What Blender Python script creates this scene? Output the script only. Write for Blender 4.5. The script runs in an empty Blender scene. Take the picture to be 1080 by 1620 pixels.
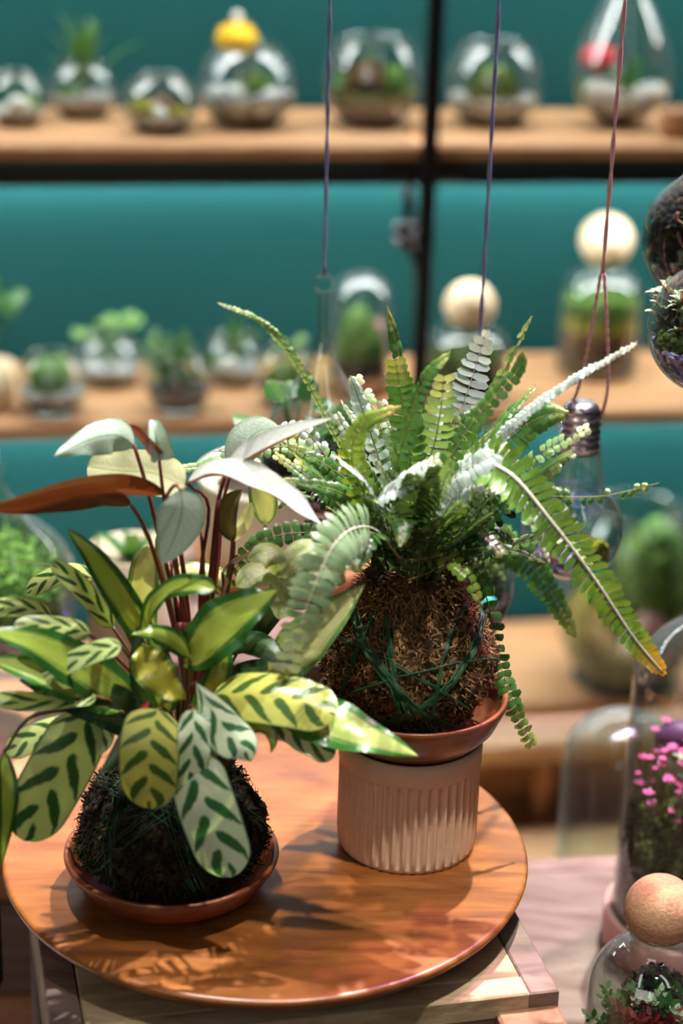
import bpy, math, random
from mathutils import Vector, noise, Matrix
random.seed(7)
PI = math.pi
V = Vector
scn = bpy.context.scene
COL = scn.collection

# ------------------------------------------------------------------ camera
CAMZ = 1.575
F = 3000.0
PITCH, ROLL = math.radians(21.1), math.radians(1.8)
cam_d = bpy.data.cameras.new('camera'); cam = bpy.data.objects.new('camera', cam_d); COL.objects.link(cam)
FW = V((0, math.cos(PITCH), -math.sin(PITCH))); UP0 = V((0, math.sin(PITCH), math.cos(PITCH))); RT0 = V((1, 0, 0))
cr, sr = math.cos(ROLL), math.sin(ROLL)
RT = RT0*cr + UP0*sr      # image x axis in the world (rolled)
UP = UP0*cr - RT0*sr
cam.matrix_world = Matrix(((RT.x, UP.x, -FW.x, 0), (RT.y, UP.y, -FW.y, 0), (RT.z, UP.z, -FW.z, CAMZ), (0, 0, 0, 1)))
cam_d.sensor_fit = 'VERTICAL'; cam_d.sensor_height = 36.0; cam_d.sensor_width = 24.0
cam_d.lens = F/1620*36
cam_d.clip_start = 0.05; cam_d.clip_end = 30
cam_d.dof.use_dof = True; cam_d.dof.focus_distance = 1.325; cam_d.dof.aperture_fstop = 2.9
scn.camera = cam
C0 = V((0, 0, CAMZ))

# ------------------------------------------------------------------ light
w = bpy.data.worlds.new('shop_ambience'); scn.world = w; w.use_nodes = True
bg = w.node_tree.nodes['Background']; bg.inputs[0].default_value = (0.93, 0.95, 1.0, 1); bg.inputs[1].default_value = 0.022

def light(name, kind, loc, target, power, color, size, **kw):
    d = bpy.data.lights.new(name, kind); d.energy = power; d.color = color
    o = bpy.data.objects.new(name, d); COL.objects.link(o); o.location = loc
    o.rotation_euler = (V(target)-V(loc)).to_track_quat('-Z', 'Y').to_euler()
    if kind == 'SPOT':
        d.shadow_soft_size = size; d.spot_size = math.radians(kw.get('angle', 60)); d.spot_blend = kw.get('blend', .5)
    elif kind == 'AREA':
        d.shape = 'RECTANGLE'; d.size = size; d.size_y = kw.get('sy', size)
    return o
light('key_spot', 'SPOT', (0.58, 2.20, 3.50), (0.0, 1.25, 0.9), 880, (1.0, .97, .94), .022, angle=48, blend=.5)
light('second_spot', 'SPOT', (-0.40, 1.62, 3.40), (0.0, 1.25, 0.9), 320, (1.0, .95, .90), .022, angle=46, blend=.5)
light('grow_spot', 'SPOT', (0.85, 1.95, 2.7), (0.27, 1.34, 0.7), 210, (1.0, .42, .80), .03, angle=36, blend=.6)
light('front_fill_spot', 'SPOT', (0.30, .62, 3.3), (0.11, 1.12, .85), 270, (1.0, .93, .84), .04, angle=15, blend=1.0)  # added to brighten the board's front and the pot
light('shop_fill', 'AREA', (-.9, -1.0, 2.1), (0, 1.3, .95), 9, (1.0, .96, .91), 1.5, sy=1.0)
light('glass_streak_fill', 'AREA', (0.75, 0.55, 2.85), (0.3, 2.0, .9), 2.5, (1.0, .98, .97), .16, sy=1.7)  # area light added so the glass picks up streaks; no known tube
light('glass_streak_fill', 'AREA', (-0.75, 0.45, 2.85), (-0.2, 2.0, .9), 2.5, (1.0, .98, .97), .16, sy=1.7)  # second area light added for streaks in the glass

scn.view_settings.view_transform = 'Standard'; scn.view_settings.look = 'None'
scn.view_settings.gamma = 1.0; scn.view_settings.use_curve_mapping = False
scn.view_settings.exposure = 0.0
scn.cycles.use_denoising = True
scn.cycles.max_bounces = 8; scn.cycles.transparent_max_bounces = 24
scn.cycles.caustics_reflective = False; scn.cycles.caustics_refractive = False
scn.cycles.sample_clamp_indirect = 6.0

# ------------------------------------------------------------------ ray helpers: photo pixel + known depth / height -> world point
def ray(u, v):
    return FW + RT*((u-540)/F) - UP*((v-810)/F)
def at_y(u, v, Y):
    r = ray(u, v); return C0 + r*(Y/r.y)
def at_z(u, v, z):
    r = ray(u, v); return C0 + r*((z-CAMZ)/r.z)
def mpp(p):                       # metres covered by one photo pixel at world point p
    return (V(p)-C0).dot(FW)/F

# ------------------------------------------------------------------ node helpers
class NB:
    def __init__(s, name):
        s.m = bpy.data.materials.new(name); s.m.use_nodes = True
        s.t = s.m.node_tree; s.t.nodes.clear()
        s.out = s.t.nodes.new('ShaderNodeOutputMaterial')
    def n(s, typ, **kw):
        k = s.t.nodes.new(typ)
        for a, b in kw.items(): setattr(k, a, b)
        return k
    def put(s, sock, val):
        if hasattr(val, 'is_output'): s.t.links.new(val, sock)
        elif val is not None: sock.default_value = val
    def math(s, op, a, b=0.0, clamp=False):
        k = s.n('ShaderNodeMath', operation=op, use_clamp=clamp)
        s.put(k.inputs[0], a); s.put(k.inputs[1], b); return k.outputs[0]
    def mix(s, f, a, b):
        k = s.n('ShaderNodeMix', data_type='RGBA'); s.put(k.inputs[0], f)
        s.put(k.inputs[6], a if hasattr(a, 'is_output') else (*a, 1)); s.put(k.inputs[7], b if hasattr(b, 'is_output') else (*b, 1))
        return k.outputs[2]
    def coord(s, which='Object', scale=(1, 1, 1), rot=(0, 0, 0)):
        c = s.n('ShaderNodeTexCoord'); k = s.n('ShaderNodeMapping')
        k.inputs['Scale'].default_value = scale; k.inputs['Rotation'].default_value = rot
        s.t.links.new(c.outputs[which], k.inputs[0]); return k.outputs[0]
    def noise(s, vec, scale=5, detail=4, rough=.55, dist=0.0):
        k = s.n('ShaderNodeTexNoise'); s.put(k.inputs['Vector'], vec); k.inputs['Scale'].default_value = scale
        k.inputs['Detail'].default_value = detail; k.inputs['Roughness'].default_value = rough; k.inputs['Distortion'].default_value = dist
        return k.outputs[0]
    def ramp(s, f, stops):
        k = s.n('ShaderNodeValToRGB'); s.put(k.inputs[0], f); e = k.color_ramp.elements
        while len(e) < len(stops): e.new(.5)
        for el, (p, c) in zip(e, stops): el.position = p; el.color = (*c, 1)
        return k.outputs[0]
    def pbr(s, base, rough=.5, spec=.5, metal=0.0, bump=None, bstr=.3, bdist=.002, coat=0.0):
        k = s.n('ShaderNodeBsdfPrincipled')
        s.put(k.inputs['Base Color'], base if hasattr(base, 'is_output') else (*base, 1))
        s.put(k.inputs['Roughness'], rough); k.inputs['Specular IOR Level'].default_value = spec
        k.inputs['Metallic'].default_value = metal; k.inputs['Coat Weight'].default_value = coat
        if bump is not None:
            b = s.n('ShaderNodeBump'); b.inputs['Strength'].default_value = bstr; b.inputs['Distance'].default_value = bdist
            s.put(b.inputs['Height'], bump); s.t.links.new(b.outputs[0], k.inputs['Normal'])
        return k.outputs[0]
    def done(s, sh):
        s.t.links.new(sh, s.out.inputs[0]); return s.m

def mat_plain(name, c, rough=.6, spec=.4, metal=0.0, var=.0, scale=40, bstr=.0):
    b = NB(name)
    if var or bstr:
        nz = b.noise(b.coord(), scale, 3)
        base = b.ramp(nz, [(.25, tuple(x*(1-var) for x in c)), (.75, tuple(min(1, x*(1+var)) for x in c))])
        return b.done(b.pbr(base, rough, spec, metal, nz if bstr else None, bstr))
    return b.done(b.pbr(c, rough, spec, metal))

def mat_wood(name, dark, mid, lite, sc=(3, 30, 30), rot=(0, 0, 0), rough=.45, spec=.4, nscale=1.6, bstr=.15, dist=1.2, rings=True):
    b = NB(name)
    vec = b.coord('Object', sc, rot)
    n1 = b.noise(vec, nscale, 5, .6, dist)
    col = b.ramp(n1, [(.28, dark), (.5, mid), (.72, lite)])
    n2 = b.noise(vec, nscale*6, 3, .7, .3)
    col = b.mix(b.math('MULTIPLY', b.math('SUBTRACT', n2, .35, True), .9), col, tuple(x*.62 for x in mid))
    if rings:
        n3 = b.noise(b.coord('Object', (sc[0]*.5, sc[1]*.22, sc[2]*.22), rot), nscale, 2, .5, .6)
        col = b.mix(b.math('MULTIPLY', b.math('SUBTRACT', n3, .45, True), 1.6, True), col, tuple(x*.75 for x in dark))
    return b.done(b.pbr(col, rough, spec, 0, n2, bstr, .001))

def leaf_shader(b, top, under, rough=.33, spec=.5, trans=.3, ttint=(1.15, 1.1, .5)):
    geo = b.n('ShaderNodeNewGeometry')
    base = b.mix(geo.outputs['Backfacing'], top, under)
    uvm = b.coord('UV', (14, 3, 1)); bn = b.noise(uvm, 3, 2)
    p = b.pbr(base, rough, spec, 0, bn, .25, .001)
    t = b.n('ShaderNodeBsdfTranslucent')
    mul = b.n('ShaderNodeMix', data_type='RGBA', blend_type='MULTIPLY'); mul.inputs[0].default_value = 1
    b.put(mul.inputs[6], base); mul.inputs[7].default_value = (*ttint, 1)
    b.t.links.new(mul.outputs[2], t.inputs[0])
    mx = b.n('ShaderNodeMixShader'); mx.inputs[0].default_value = trans
    b.t.links.new(p, mx.inputs[1]); b.t.links.new(t.outputs[0], mx.inputs[2])
    return b.done(mx.outputs[0])

def uv_uv(b):
    c = b.n('ShaderNodeTexCoord'); s = b.n('ShaderNodeSeparateXYZ'); b.t.links.new(c.outputs['UV'], s.inputs[0])
    u = s.outputs[0]; v = b.math('MULTIPLY', b.math('SUBTRACT', s.outputs[1], .5), 2.0)
    return u, v, b.math('ABSOLUTE', v), c.outputs['UV']

def mat_striped(name, pale, mid, dark, N=5.0, under=(.20, .10, .07), rough=.3):
    b = NB(name); u, v, a, uv = uv_uv(b)
    k = b.n('ShaderNodeObjectInfo')
    nz = b.noise(b.coord('UV', (3, 2, 1)), 2.5, 2); jit = b.math('MULTIPLY', b.math('SUBTRACT', nz, .5), .32)
    side = b.math('MULTIPLY', b.math('GREATER_THAN', v, 0.0), .5)
    sl = b.math('ADD', b.math('MULTIPLY', a, .62), b.math('MULTIPLY', b.math('MULTIPLY', a, a), .42))
    s = b.math('ADD', b.math('SUBTRACT', b.math('MULTIPLY', u, N), sl), b.math('ADD', side, jit))
    f = b.math('FRACT', b.math('ADD', s, b.math('ADD', k.outputs['Random'], 4.0)))
    d = b.math('ABSOLUTE', b.math('SUBTRACT', f, .5))
    ac = b.math('SUBTRACT', a, .36)
    half = b.math('MULTIPLY', b.math('SUBTRACT', 1.0, b.math('MULTIPLY', b.math('MULTIPLY', ac, ac), 2.7)), .235)
    half = b.math('MULTIPLY', half, b.math('MULTIPLY', b.math('ADD', a, .02), 9.0, True))
    blot = b.math('ADD', b.math('MULTIPLY', b.math('SUBTRACT', half, d), 11.0), .5, True)
    edge = b.math('MULTIPLY', b.math('SUBTRACT', a, .92), 16.0, True)
    blot = b.math('MAXIMUM', blot, edge)
    n2 = b.noise(b.coord('UV', (5, 26, 1)), 3, 3)
    palec = b.mix(n2, pale, mid)
    col = b.mix(blot, palec, dark)
    ribm = b.math('MULTIPLY', b.math('SUBTRACT', .035, a), 60.0, True)
    col = b.mix(b.math('MULTIPLY', ribm, .7), col, mid)
    return leaf_shader(b, col, under, rough, .5, .34, (1.0, 1.1, .45))

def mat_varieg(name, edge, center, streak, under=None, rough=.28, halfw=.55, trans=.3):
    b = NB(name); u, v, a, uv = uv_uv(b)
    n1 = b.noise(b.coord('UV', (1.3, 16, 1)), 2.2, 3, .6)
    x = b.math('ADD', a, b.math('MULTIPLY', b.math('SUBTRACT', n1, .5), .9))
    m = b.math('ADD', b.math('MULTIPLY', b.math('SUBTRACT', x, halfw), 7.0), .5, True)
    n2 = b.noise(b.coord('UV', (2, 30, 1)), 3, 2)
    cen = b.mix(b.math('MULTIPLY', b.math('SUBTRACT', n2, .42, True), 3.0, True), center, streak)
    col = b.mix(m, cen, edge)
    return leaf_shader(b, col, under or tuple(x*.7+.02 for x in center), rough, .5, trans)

def mat_veined(name, base, vein, rim, under, rough=.28, trans=.25, ttint=(1.2, .9, .5)):
    b = NB(name); u, v, a, uv = uv_uv(b)
    s = b.math('FRACT', b.math('SUBTRACT', b.math('MULTIPLY', u, 9.0), b.math('MULTIPLY', a, 2.2)))
    vn = b.math('MULTIPLY', b.math('SUBTRACT', .08, b.math('ABSOLUTE', b.math('SUBTRACT', s, .5))), 12.0, True)
    ribm = b.math('MULTIPLY', b.math('SUBTRACT', .05, a), 40.0, True)
    m = b.math('MAXIMUM', b.math('MULTIPLY', vn, .45), b.math('MULTIPLY', ribm, .9))
    col = b.mix(m, base, vein)
    e = b.math('MULTIPLY', b.math('SUBTRACT', a, .72), 3.2, True)
    n2 = b.noise(b.coord('UV', (3, 5, 1)), 2.5, 3)
    col = b.mix(b.math('MULTIPLY', e, n2), col, rim)
    return leaf_shader(b, col, under, rough, .5, trans, ttint)

def mat_mottled(name, a_, b_, c_, rough=.35):
    b = NB(name)
    n1 = b.noise(b.coord('UV', (3, 3, 1)), 4, 5, .7); n2 = b.noise(b.coord('UV', (1, 1, 1)), 2.5, 2)
    col = b.mix(b.math('MULTIPLY', b.math('SUBTRACT', n2, .4, True), 4, True), b.ramp(n1, [(.4, a_), (.62, b_)]), c_)
    return leaf_shader(b, col, tuple(x*.8 for x in a_), rough, .5, .25)

def mat_fern(name, base, dark, tip, under, trans=.35, rough=.34, tt=(1.15, 1.1, .5)):
    b = NB(name); u, v, a, uv = uv_uv(b)
    n1 = b.noise(b.coord('Object'), 45, 2)
    col = b.mix(n1, base, dark)
    tm = b.math('MULTIPLY', b.math('SUBTRACT', u, .84), 7.0, True)
    col = b.mix(tm, col, tip)
    return leaf_shader(b, col, under, rough, .5, trans, tt)

def mat_glass(name, tint=(.93, .98, .96), edge=(.30, .39, .37), refl=.13):
    b = NB(name)
    lw = b.n('ShaderNodeLayerWeight'); lw.inputs[0].default_value = .5
    fc = lw.outputs['Facing']
    p4 = b.math('POWER', fc, 4.0); p3 = b.math('POWER', fc, 2.0)
    tr = b.n('ShaderNodeBsdfTransparent'); b.put(tr.inputs[0], b.mix(p3, tint, edge))
    gl = b.n('ShaderNodeBsdfGlossy'); gl.inputs['Roughness'].default_value = .03
    gl.inputs[0].default_value = (.95, 1, .99, 1)
    df = b.n('ShaderNodeBsdfDiffuse'); df.inputs[0].default_value = (.75, .80, .79, 1)     # pale diffuse rim, stands in for light refracted at the glass edges
    m0 = b.n('ShaderNodeMixShader'); b.put(m0.inputs[0], b.math('MULTIPLY', p3, .16))
    b.t.links.new(tr.outputs[0], m0.inputs[1]); b.t.links.new(df.outputs[0], m0.inputs[2])
    mx = b.n('ShaderNodeMixShader'); b.put(mx.inputs[0], b.math('ADD', b.math('MULTIPLY', p4, .55), refl, True))
    b.t.links.new(m0.outputs[0], mx.inputs[1]); b.t.links.new(gl.outputs[0], mx.inputs[2])
    return b.done(mx.outputs[0])

def mat_gran(name, stops, scale=90, rough=.8, bstr=.8, spec=.3):
    b = NB(name); k = b.n('ShaderNodeTexVoronoi'); b.put(k.inputs['Vector'], b.coord()); k.inputs['Scale'].default_value = scale
    sp = b.n('ShaderNodeSeparateColor'); b.t.links.new(k.outputs['Color'], sp.inputs[0])
    col = b.ramp(sp.outputs[0], stops)
    inv = b.math('SUBTRACT', 1.0, b.math('MULTIPLY', k.outputs['Distance'], 1.0))
    return b.done(b.pbr(col, rough, spec, 0, inv, bstr, .004))

def mat_emit(name, c, s):
    b = NB(name); e = b.n('ShaderNodeEmission'); e.inputs[0].default_value = (*c, 1); e.inputs[1].default_value = s
    return b.done(e.outputs[0])

# ------------------------------------------------------------------ mesh helpers
class MB:
    def __init__(s): s.v = []; s.f = []; s.uv = []
    def add(s, vs, fs, uvs=None):
        o = len(s.v); s.v += [tuple(p) for p in vs]; s.f += [tuple(i+o for i in f) for f in fs]
        s.uv += list(uvs) if uvs else [(.5, .5)]*len(vs)
        return s
    def box(s, c, size, M=None, bev=0.0):
        hx, hy, hz = size[0]/2, size[1]/2, size[2]/2; b = min(bev, hx*.9, hy*.9, hz*.9)
        c = V(c)
        if b <= 0:
            pts = [V((sx*hx, sy*hy, sz*hz)) for sx in (-1, 1) for sy in (-1, 1) for sz in (-1, 1)]
            fs = [(0, 1, 3, 2), (4, 6, 7, 5), (0, 4, 5, 1), (2, 3, 7, 6), (0, 2, 6, 4), (1, 5, 7, 3)]
        else:
            def ring(z, e): return [V((hx-e, -hy+e+0, z)), V((hx-e, hy-e, z)), V((-hx+e, hy-e, z)), V((-hx+e, -hy+e, z))]
            def oct(z, e):
                X, Y = hx-e, hy-e; q = b*.6
                return [V((X-q, -Y, z)), V((X, -Y+q, z)), V((X, Y-q, z)), V((X-q, Y, z)), V((-X+q, Y, z)), V((-X, Y-q, z)), V((-X, -Y+q, z)), V((-X+q, -Y, z))]
            rs = [oct(-hz, b), oct(-hz+b, 0), oct(hz-b, 0), oct(hz, b)]
            pts = [p for r in rs for p in r]; fs = [tuple(range(7, -1, -1)), tuple(range(24, 32))]
            for k in range(3):
                for i in range(8):
                    j = (i+1) % 8; fs.append((k*8+i, k*8+j, k*8+8+j, k*8+8+i))
        if M is not None: pts = [M @ p for p in pts]
        return s.add([p+c for p in pts], fs)
    def lathe(s, prof, n=48, c=(0, 0, 0), rmod=None, cap0=False, cap1=False):
        c = V(c); vs = []; fs = []; uvs = []
        m = len(prof)
        for k, (r, z) in enumerate(prof):
            for i in range(n):
                a = 2*PI*i/n; rr = r if rmod is None else rmod(r, z, a, k)
                vs.append(c+V((rr*math.cos(a), rr*math.sin(a), z))); uvs.append((i/n, k/(m-1)))
        for k in range(m-1):
            for i in range(n):
                j = (i+1) % n; fs.append((k*n+i, k*n+j, (k+1)*n+j, (k+1)*n+i))
        if cap0: fs.append(tuple(range(n-1, -1, -1)))
        if cap1: fs.append(tuple((m-1)*n+i for i in range(n)))
        return s.add(vs, fs, uvs)
    def tube(s, pts, r, n=6, cap=True):
        pts = [V(p) for p in pts]; m = len(pts); vs = []; fs = []; uvs = []
        ref = V((.31, .83, .46)).normalized()
        for k, p in enumerate(pts):
            t = (pts[min(k+1, m-1)]-pts[max(k-1, 0)])
            t = t.normalized() if t.length > 1e-9 else V((0, 0, 1))
            a = t.cross(ref)
            if a.length < 1e-3: a = t.cross(V((1, 0, 0)))
            a.normalize(); b2 = t.cross(a)
            rr = r(k/(m-1)) if callable(r) else r
            for i in range(n):
                th = 2*PI*i/n; vs.append(p + a*(rr*math.cos(th)) + b2*(rr*math.sin(th))); uvs.append((k/(m-1), i/n))
        for k in range(m-1):
            for i in range(n):
                j = (i+1) % n; fs.append((k*n+i, (k*n+j), (k+1)*n+j, (k+1)*n+i))
        if cap: fs += [tuple(range(n-1, -1, -1)), tuple((m-1)*n+i for i in range(n))]
        return s.add(vs, fs, uvs)
    def ball(s, c, r, seg=16, rings=10, sq=(1, 1, 1), disp=None):
        c = V(c); vs = []; fs = []
        for k in range(rings+1):
            th = PI*k/rings
            for i in range(seg):
                a = 2*PI*i/seg; d = V((math.sin(th)*math.cos(a), math.sin(th)*math.sin(a), -math.cos(th)))
                q = r*(1+(disp(d) if disp else 0)); vs.append(c+V((d.x*q*sq[0], d.y*q*sq[1], d.z*q*sq[2])))
        for k in range(rings):
            for i in range(seg):
                j = (i+1) % seg; fs.append((k*seg+i, k*seg+j, (k+1)*seg+j, (k+1)*seg+i))
        return s.add(vs, fs)
    def blade(s, pts, wid, nh, nseg=None, prof=None, fold=0.0, curl=0.0, m=6, wav=0.0, u0=0.0, u1=1.0, seed=0):
        """leaf surface along a spine of points; nh = which way its upper face looks"""
        n = nseg or 14; ts = [(1-math.cos(PI*i/(n-1)))/2*.6+.4*i/(n-1) for i in range(n)] if n > 24 else [i/(n-1) for i in range(n)]
        sp = spline(pts, n, ts); vs = []; fs = []; uvs = []; nh = V(nh).normalized()
        for k, p in enumerate(sp):
            t = ts[k]; T = (sp[min(k+1, n-1)]-sp[max(k-1, 0)]).normalized()
            N = nh - T*nh.dot(T)
            if N.length < .05: N = V((0, -.3, 1)) - T*V((0, -.3, 1)).dot(T)
            N.normalize(); S = T.cross(N)
            hw = wid*.5*(prof(t) if prof else math.sin(PI*min(1, t**.8))**.75)
            for j in range(m+1):
                v = j/m*2-1
                wv = wav*wid*math.sin(t*19+seed*3+(2 if v > 0 else 0))*v*v if wav else 0
                off = S*(hw*v*math.cos(fold*abs(v))) + N*(hw*abs(v)*math.sin(fold) - curl*hw*v*v + wv)
                vs.append(p+off); uvs.append((u0+(u1-u0)*t, j/m))
        for k in range(n-1):
            for j in range(m):
                a = k*(m+1)+j; fs.append((a, a+1, a+m+2, a+m+1))
        return s.add(vs, fs, uvs)
    def build(s, name, mat, parent=None, smooth=True, loc=None):
        me = bpy.data.meshes.new(name); org = V(loc) if loc is not None else V((0, 0, 0))
        me.from_pydata([tuple(V(p)-org) for p in s.v], [], s.f)
        ul = me.uv_layers.new(name='UVMap')
        ul.data.foreach_set('uv', [c for l in me.loops for c in s.uv[l.vertex_index]])
        if smooth: me.polygons.foreach_set('use_smooth', [True]*len(me.polygons))
        me.materials.append(mat); me.update()
        o = bpy.data.objects.new(name, me); COL.objects.link(o)
        o.location = org
        if parent is not None:
            o.parent = parent; o.location = org - world_loc(parent)
        return o

def world_loc(o):
    p = V(o.location)
    while o.parent is not None: o = o.parent; p += V(o.location)
    return p

def spline(pts, n, ts=None):
    pts = [V(p) for p in pts]
    if len(pts) == 2: return [pts[0].lerp(pts[1], ts[i] if ts else i/(n-1)) for i in range(n)]
    P = [pts[0]*2-pts[1]] + pts + [pts[-1]*2-pts[-2]]; out = []; segs = len(pts)-1
    for i in range(n):
        x = (ts[i] if ts else i/(n-1))*segs; k = min(int(x), segs-1); t = x-k
        a, b, c, d = P[k], P[k+1], P[k+2], P[k+3]
        out.append(.5*((2*b)+(c-a)*t+(2*a-5*b+4*c-d)*t*t+(3*b-a-3*c+d)*t**3))
    return out

def thing(name, label, cat, loc, group=None):
    o = bpy.data.objects.new(name, None); COL.objects.link(o); o.location = loc; o.empty_display_size = .02
    o['label'] = label; o['category'] = cat
    if group: o['group'] = group
    return o
def tag(o, label, cat, group=None):
    o['label'] = label; o['category'] = cat
    if group: o['group'] = group
    return o
def struct(o): o['kind'] = 'structure'; return o
def rotz(a): return Matrix.Rotation(a, 3, 'Z')
U_ = V((0, 0, 1)); C_ = V((0, -.84, .54)); A_ = V((0, .8, .6))

# ------------------------------------------------------------------ materials
M = {}
M['wall'] = mat_plain('teal_wall_paint', (.0100, .080, .081), .6, .12, 0, .06, 3)
M['floor'] = mat_wood('dark_floor_boards', (.05, .03, .02), (.10, .065, .04), (.15, .1, .07), (6, 1.5, 1), rough=.6)
M['shelf'] = mat_wood('oiled_shelf_wood', (.36, .165, .06), (.54, .30, .14), (.62, .39, .21), (2.2, 30, 30), rot=(0, 0, -.18), rough=.5, bstr=.05)
M['stand'] = mat_wood('stand_wood', (.28, .12, .05), (.42, .20, .09), (.55, .31, .16), (2.0, 25, 25), rough=.55)
M['plinth'] = mat_wood('pale_plinth_wood', (.42, .24, .11), (.58, .37, .19), (.68, .47, .27), (2.0, 25, 25), rough=.6)
M['black'] = mat_plain('black_steel', (.006, .006, .007), .4, .4)
M['gap_teal'] = mat_plain('dim_gap_teal', (.012, .05, .048), .45, .4)  # shade of the gap under the shelves put into this dim teal
M['chrome'] = mat_plain('dark_chrome', (.25, .25, .28), .2, .5, 1.0)
M['led'] = mat_emit('led_strip', (.97, .985, 1.0), 28.0)
M['led_wall'] = mat_emit('wall_washer_strip', (.93, .98, 1.0), 64.0)
M['board'] = mat_wood('acacia_board', (.085, .024, .006), (.25, .082, .018), (.40, .145, .036), (2.0, 9, 9), rot=(0, 0, .22), rough=.30, spec=.5, bstr=.04, nscale=2.6, dist=2.2)
M['bowl'] = mat_wood('turned_bowl_wood', (.10, .026, .010), (.22, .060, .022), (.33, .105, .04), (6, 14, 30), rough=.34, spec=.5, bstr=.04, nscale=3)
M['crate'] = mat_wood('rough_crate_pine', (.24, .15, .075), (.42, .31, .18), (.54, .43, .28), (3.0, 16, 16), rot=(0, 0, -.23), rough=.7, nscale=3, bstr=.4)
M['crate_frame'] = mat_wood('grey_brown_batten', (.09, .055, .045), (.18, .115, .09), (.27, .185, .15), (4, 14, 14), rot=(0, 0, .7), rough=.7, nscale=3, bstr=.4)
M['crate_block'] = mat_wood('reddish_block', (.14, .06, .03), (.25, .12, .06), (.34, .18, .10), (14, 14, 3), rough=.7, nscale=3, bstr=.4)
M['pale_crate'] = mat_wood('bleached_crate_board', (.06, .026, .013), (.155, .105, .080), (.215, .160, .130), (2.2, 9, 9), rot=(0, 0, 1.2), rough=.6, nscale=2.2, dist=2.5)
M['grey_plank'] = mat_wood('weathered_plank', (.26, .22, .21), (.46, .41, .40), (.60, .55, .54), (14, 3, 14), rough=.8, nscale=3)
M['pot'] = mat_plain('matte_sand_ceramic', (.74, .53, .37), .62, .35, 0, .05, 160, .12)
M['cream'] = mat_plain('cream_ceramic', (.70, .69, .55), .45, .4)
M['beige'] = mat_plain('beige_ceramic', (.42, .35, .24), .6, .3)
M['pink_cer'] = mat_plain('pink_ceramic', (.62, .33, .30), .5, .4)
M['cork'] = mat_plain('cork_ball', (.56, .31, .17), .8, .25, 0, .22, 420, .35)
M['pale_ball'] = mat_plain('pale_wood_ball', (.92, .74, .46), .5, .35, 0, .05, 20)
M['glass'] = mat_glass('clear_glass')
M['glass_g'] = mat_glass('greenish_glass', (.90, .97, .94), (.30, .50, .46), .06)
M['soil'] = mat_gran('dark_soil', [(.2, (.010, .006, .004)), (.8, (.055, .030, .017))], 160)
M['brown_soil'] = mat_gran('brown_soil', [(.2, (.06, .025, .010)), (.8, (.20, .095, .045))], 150)
M['gravel'] = mat_gran('grey_gravel', [(.2, (.16, .16, .16)), (.6, (.40, .40, .39)), (.9, (.72, .71, .68))], 130)
M['gravel_w'] = mat_gran('white_gravel', [(.2, (.38, .38, .38)), (.8, (.85, .85, .84))], 130)
M['gravel_d'] = mat_gran('dark_gravel', [(.2, (.02, .02, .02)), (.8, (.14, .13, .12))], 130)
M['gravel_p'] = mat_gran('purple_gravel', [(.15, (.025, .012, .05)), (.5, (.15, .09, .30)), (.85, (.42, .34, .66))], 240, .5)
M['pink_stone'] = mat_plain('pink_pebble', (.80, .16, .38), .5)
M['teal_stone'] = mat_plain('teal_pebble', (.08, .58, .48), .5)
M['white_stone'] = mat_plain('white_pebble', (.80, .79, .74), .55, .4, 0, .08, 60)
M['moss'] = mat_gran('green_moss', [(.2, (.035, .08, .010)), (.6, (.10, .22, .03)), (.9, (.22, .36, .07))], 220, .9, 1.0)
M['moss_y'] = mat_gran('yellow_moss', [(.2, (.16, .15, .015)), (.8, (.48, .42, .05))], 200, .9, 1.0)
M['moss_d'] = mat_gran('olive_moss', [(.2, (.022, .034, .005)), (.8, (.12, .15, .02))], 220, .9, 1.0)
M['yellow'] = mat_gran('yellow_pompom', [(.2, (.75, .42, .01)), (.8, (.95, .66, .04))], 160, .8)
M['red_fl'] = mat_plain('red_flower', (.80, .05, .07), .5)
M['pink_fl'] = mat_plain('pink_flower', (.85, .16, .42), .5)
M['leaf_g'] = mat_fern('plain_green_leaf', (.055, .19, .035), (.03, .11, .02), (.09, .24, .05), (.08, .2, .05))
M['leaf_l'] = mat_fern('light_green_leaf', (.20, .40, .10), (.12, .28, .06), (.30, .48, .16), (.22, .4, .14))
M['leaf_w'] = mat_striped('white_veined_leaf', (.72, .80, .66), (.55, .70, .45), (.10, .28, .08), 5)
M['leaf_r'] = mat_fern('red_leaf', (.36, .035, .03), (.18, .02, .025), (.5, .10, .08), (.3, .04, .04))
M['rootlet'] = mat_plain('red_rootlet', (.30, .08, .05), .6)
M['cord_b'] = mat_plain('slate_blue_cord', (.25, .26, .45), .8, .2)
M['cord_p'] = mat_plain('dusty_pink_cord', (.80, .42, .42), .8, .2)
M['cap'] = mat_plain('bulb_cap_metal', (.86, .76, .84), .26, .5, 1.0)
def mat_sphag(name):
    b = NB(name); n1 = b.noise(b.coord('Object', (1, 1, 1)), 210, 4, .75, 1.5); n2 = b.noise(b.coord(), 52, 3, .6, .5)
    col = b.ramp(n1, [(.30, (.018, .010, .005)), (.48, (.10, .048, .017)), (.66, (.34, .19, .075))])
    col = b.mix(b.math('MULTIPLY', b.math('SUBTRACT', n2, .46, True), 5.0, True), col, (.020, .016, .007))
    return b.done(b.pbr(col, .9, .2, 0, n1, 1.0, .004))
M['moss_brown'] = mat_sphag('sphagnum_brown')
M['moss_black'] = mat_gran('peat_moss', [(.15, (.004, .003, .002)), (.6, (.013, .009, .004)), (.92, (.050, .032, .012))], 170, .9, 1.0)
M['fib_b'] = mat_plain('brown_fibre', (.27, .15, .06), .8, .2, 0, .5, 60)
M['fib_d'] = mat_plain('dark_fibre', (.020, .016, .006), .8, .2, 0, .5, 60)
M['twine'] = mat_plain('dark_green_twine', (.014, .060, .022), .45, .3)
M['stem_red'] = mat_plain('dark_red_stem', (.13, .022, .014), .4, .5)
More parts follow.
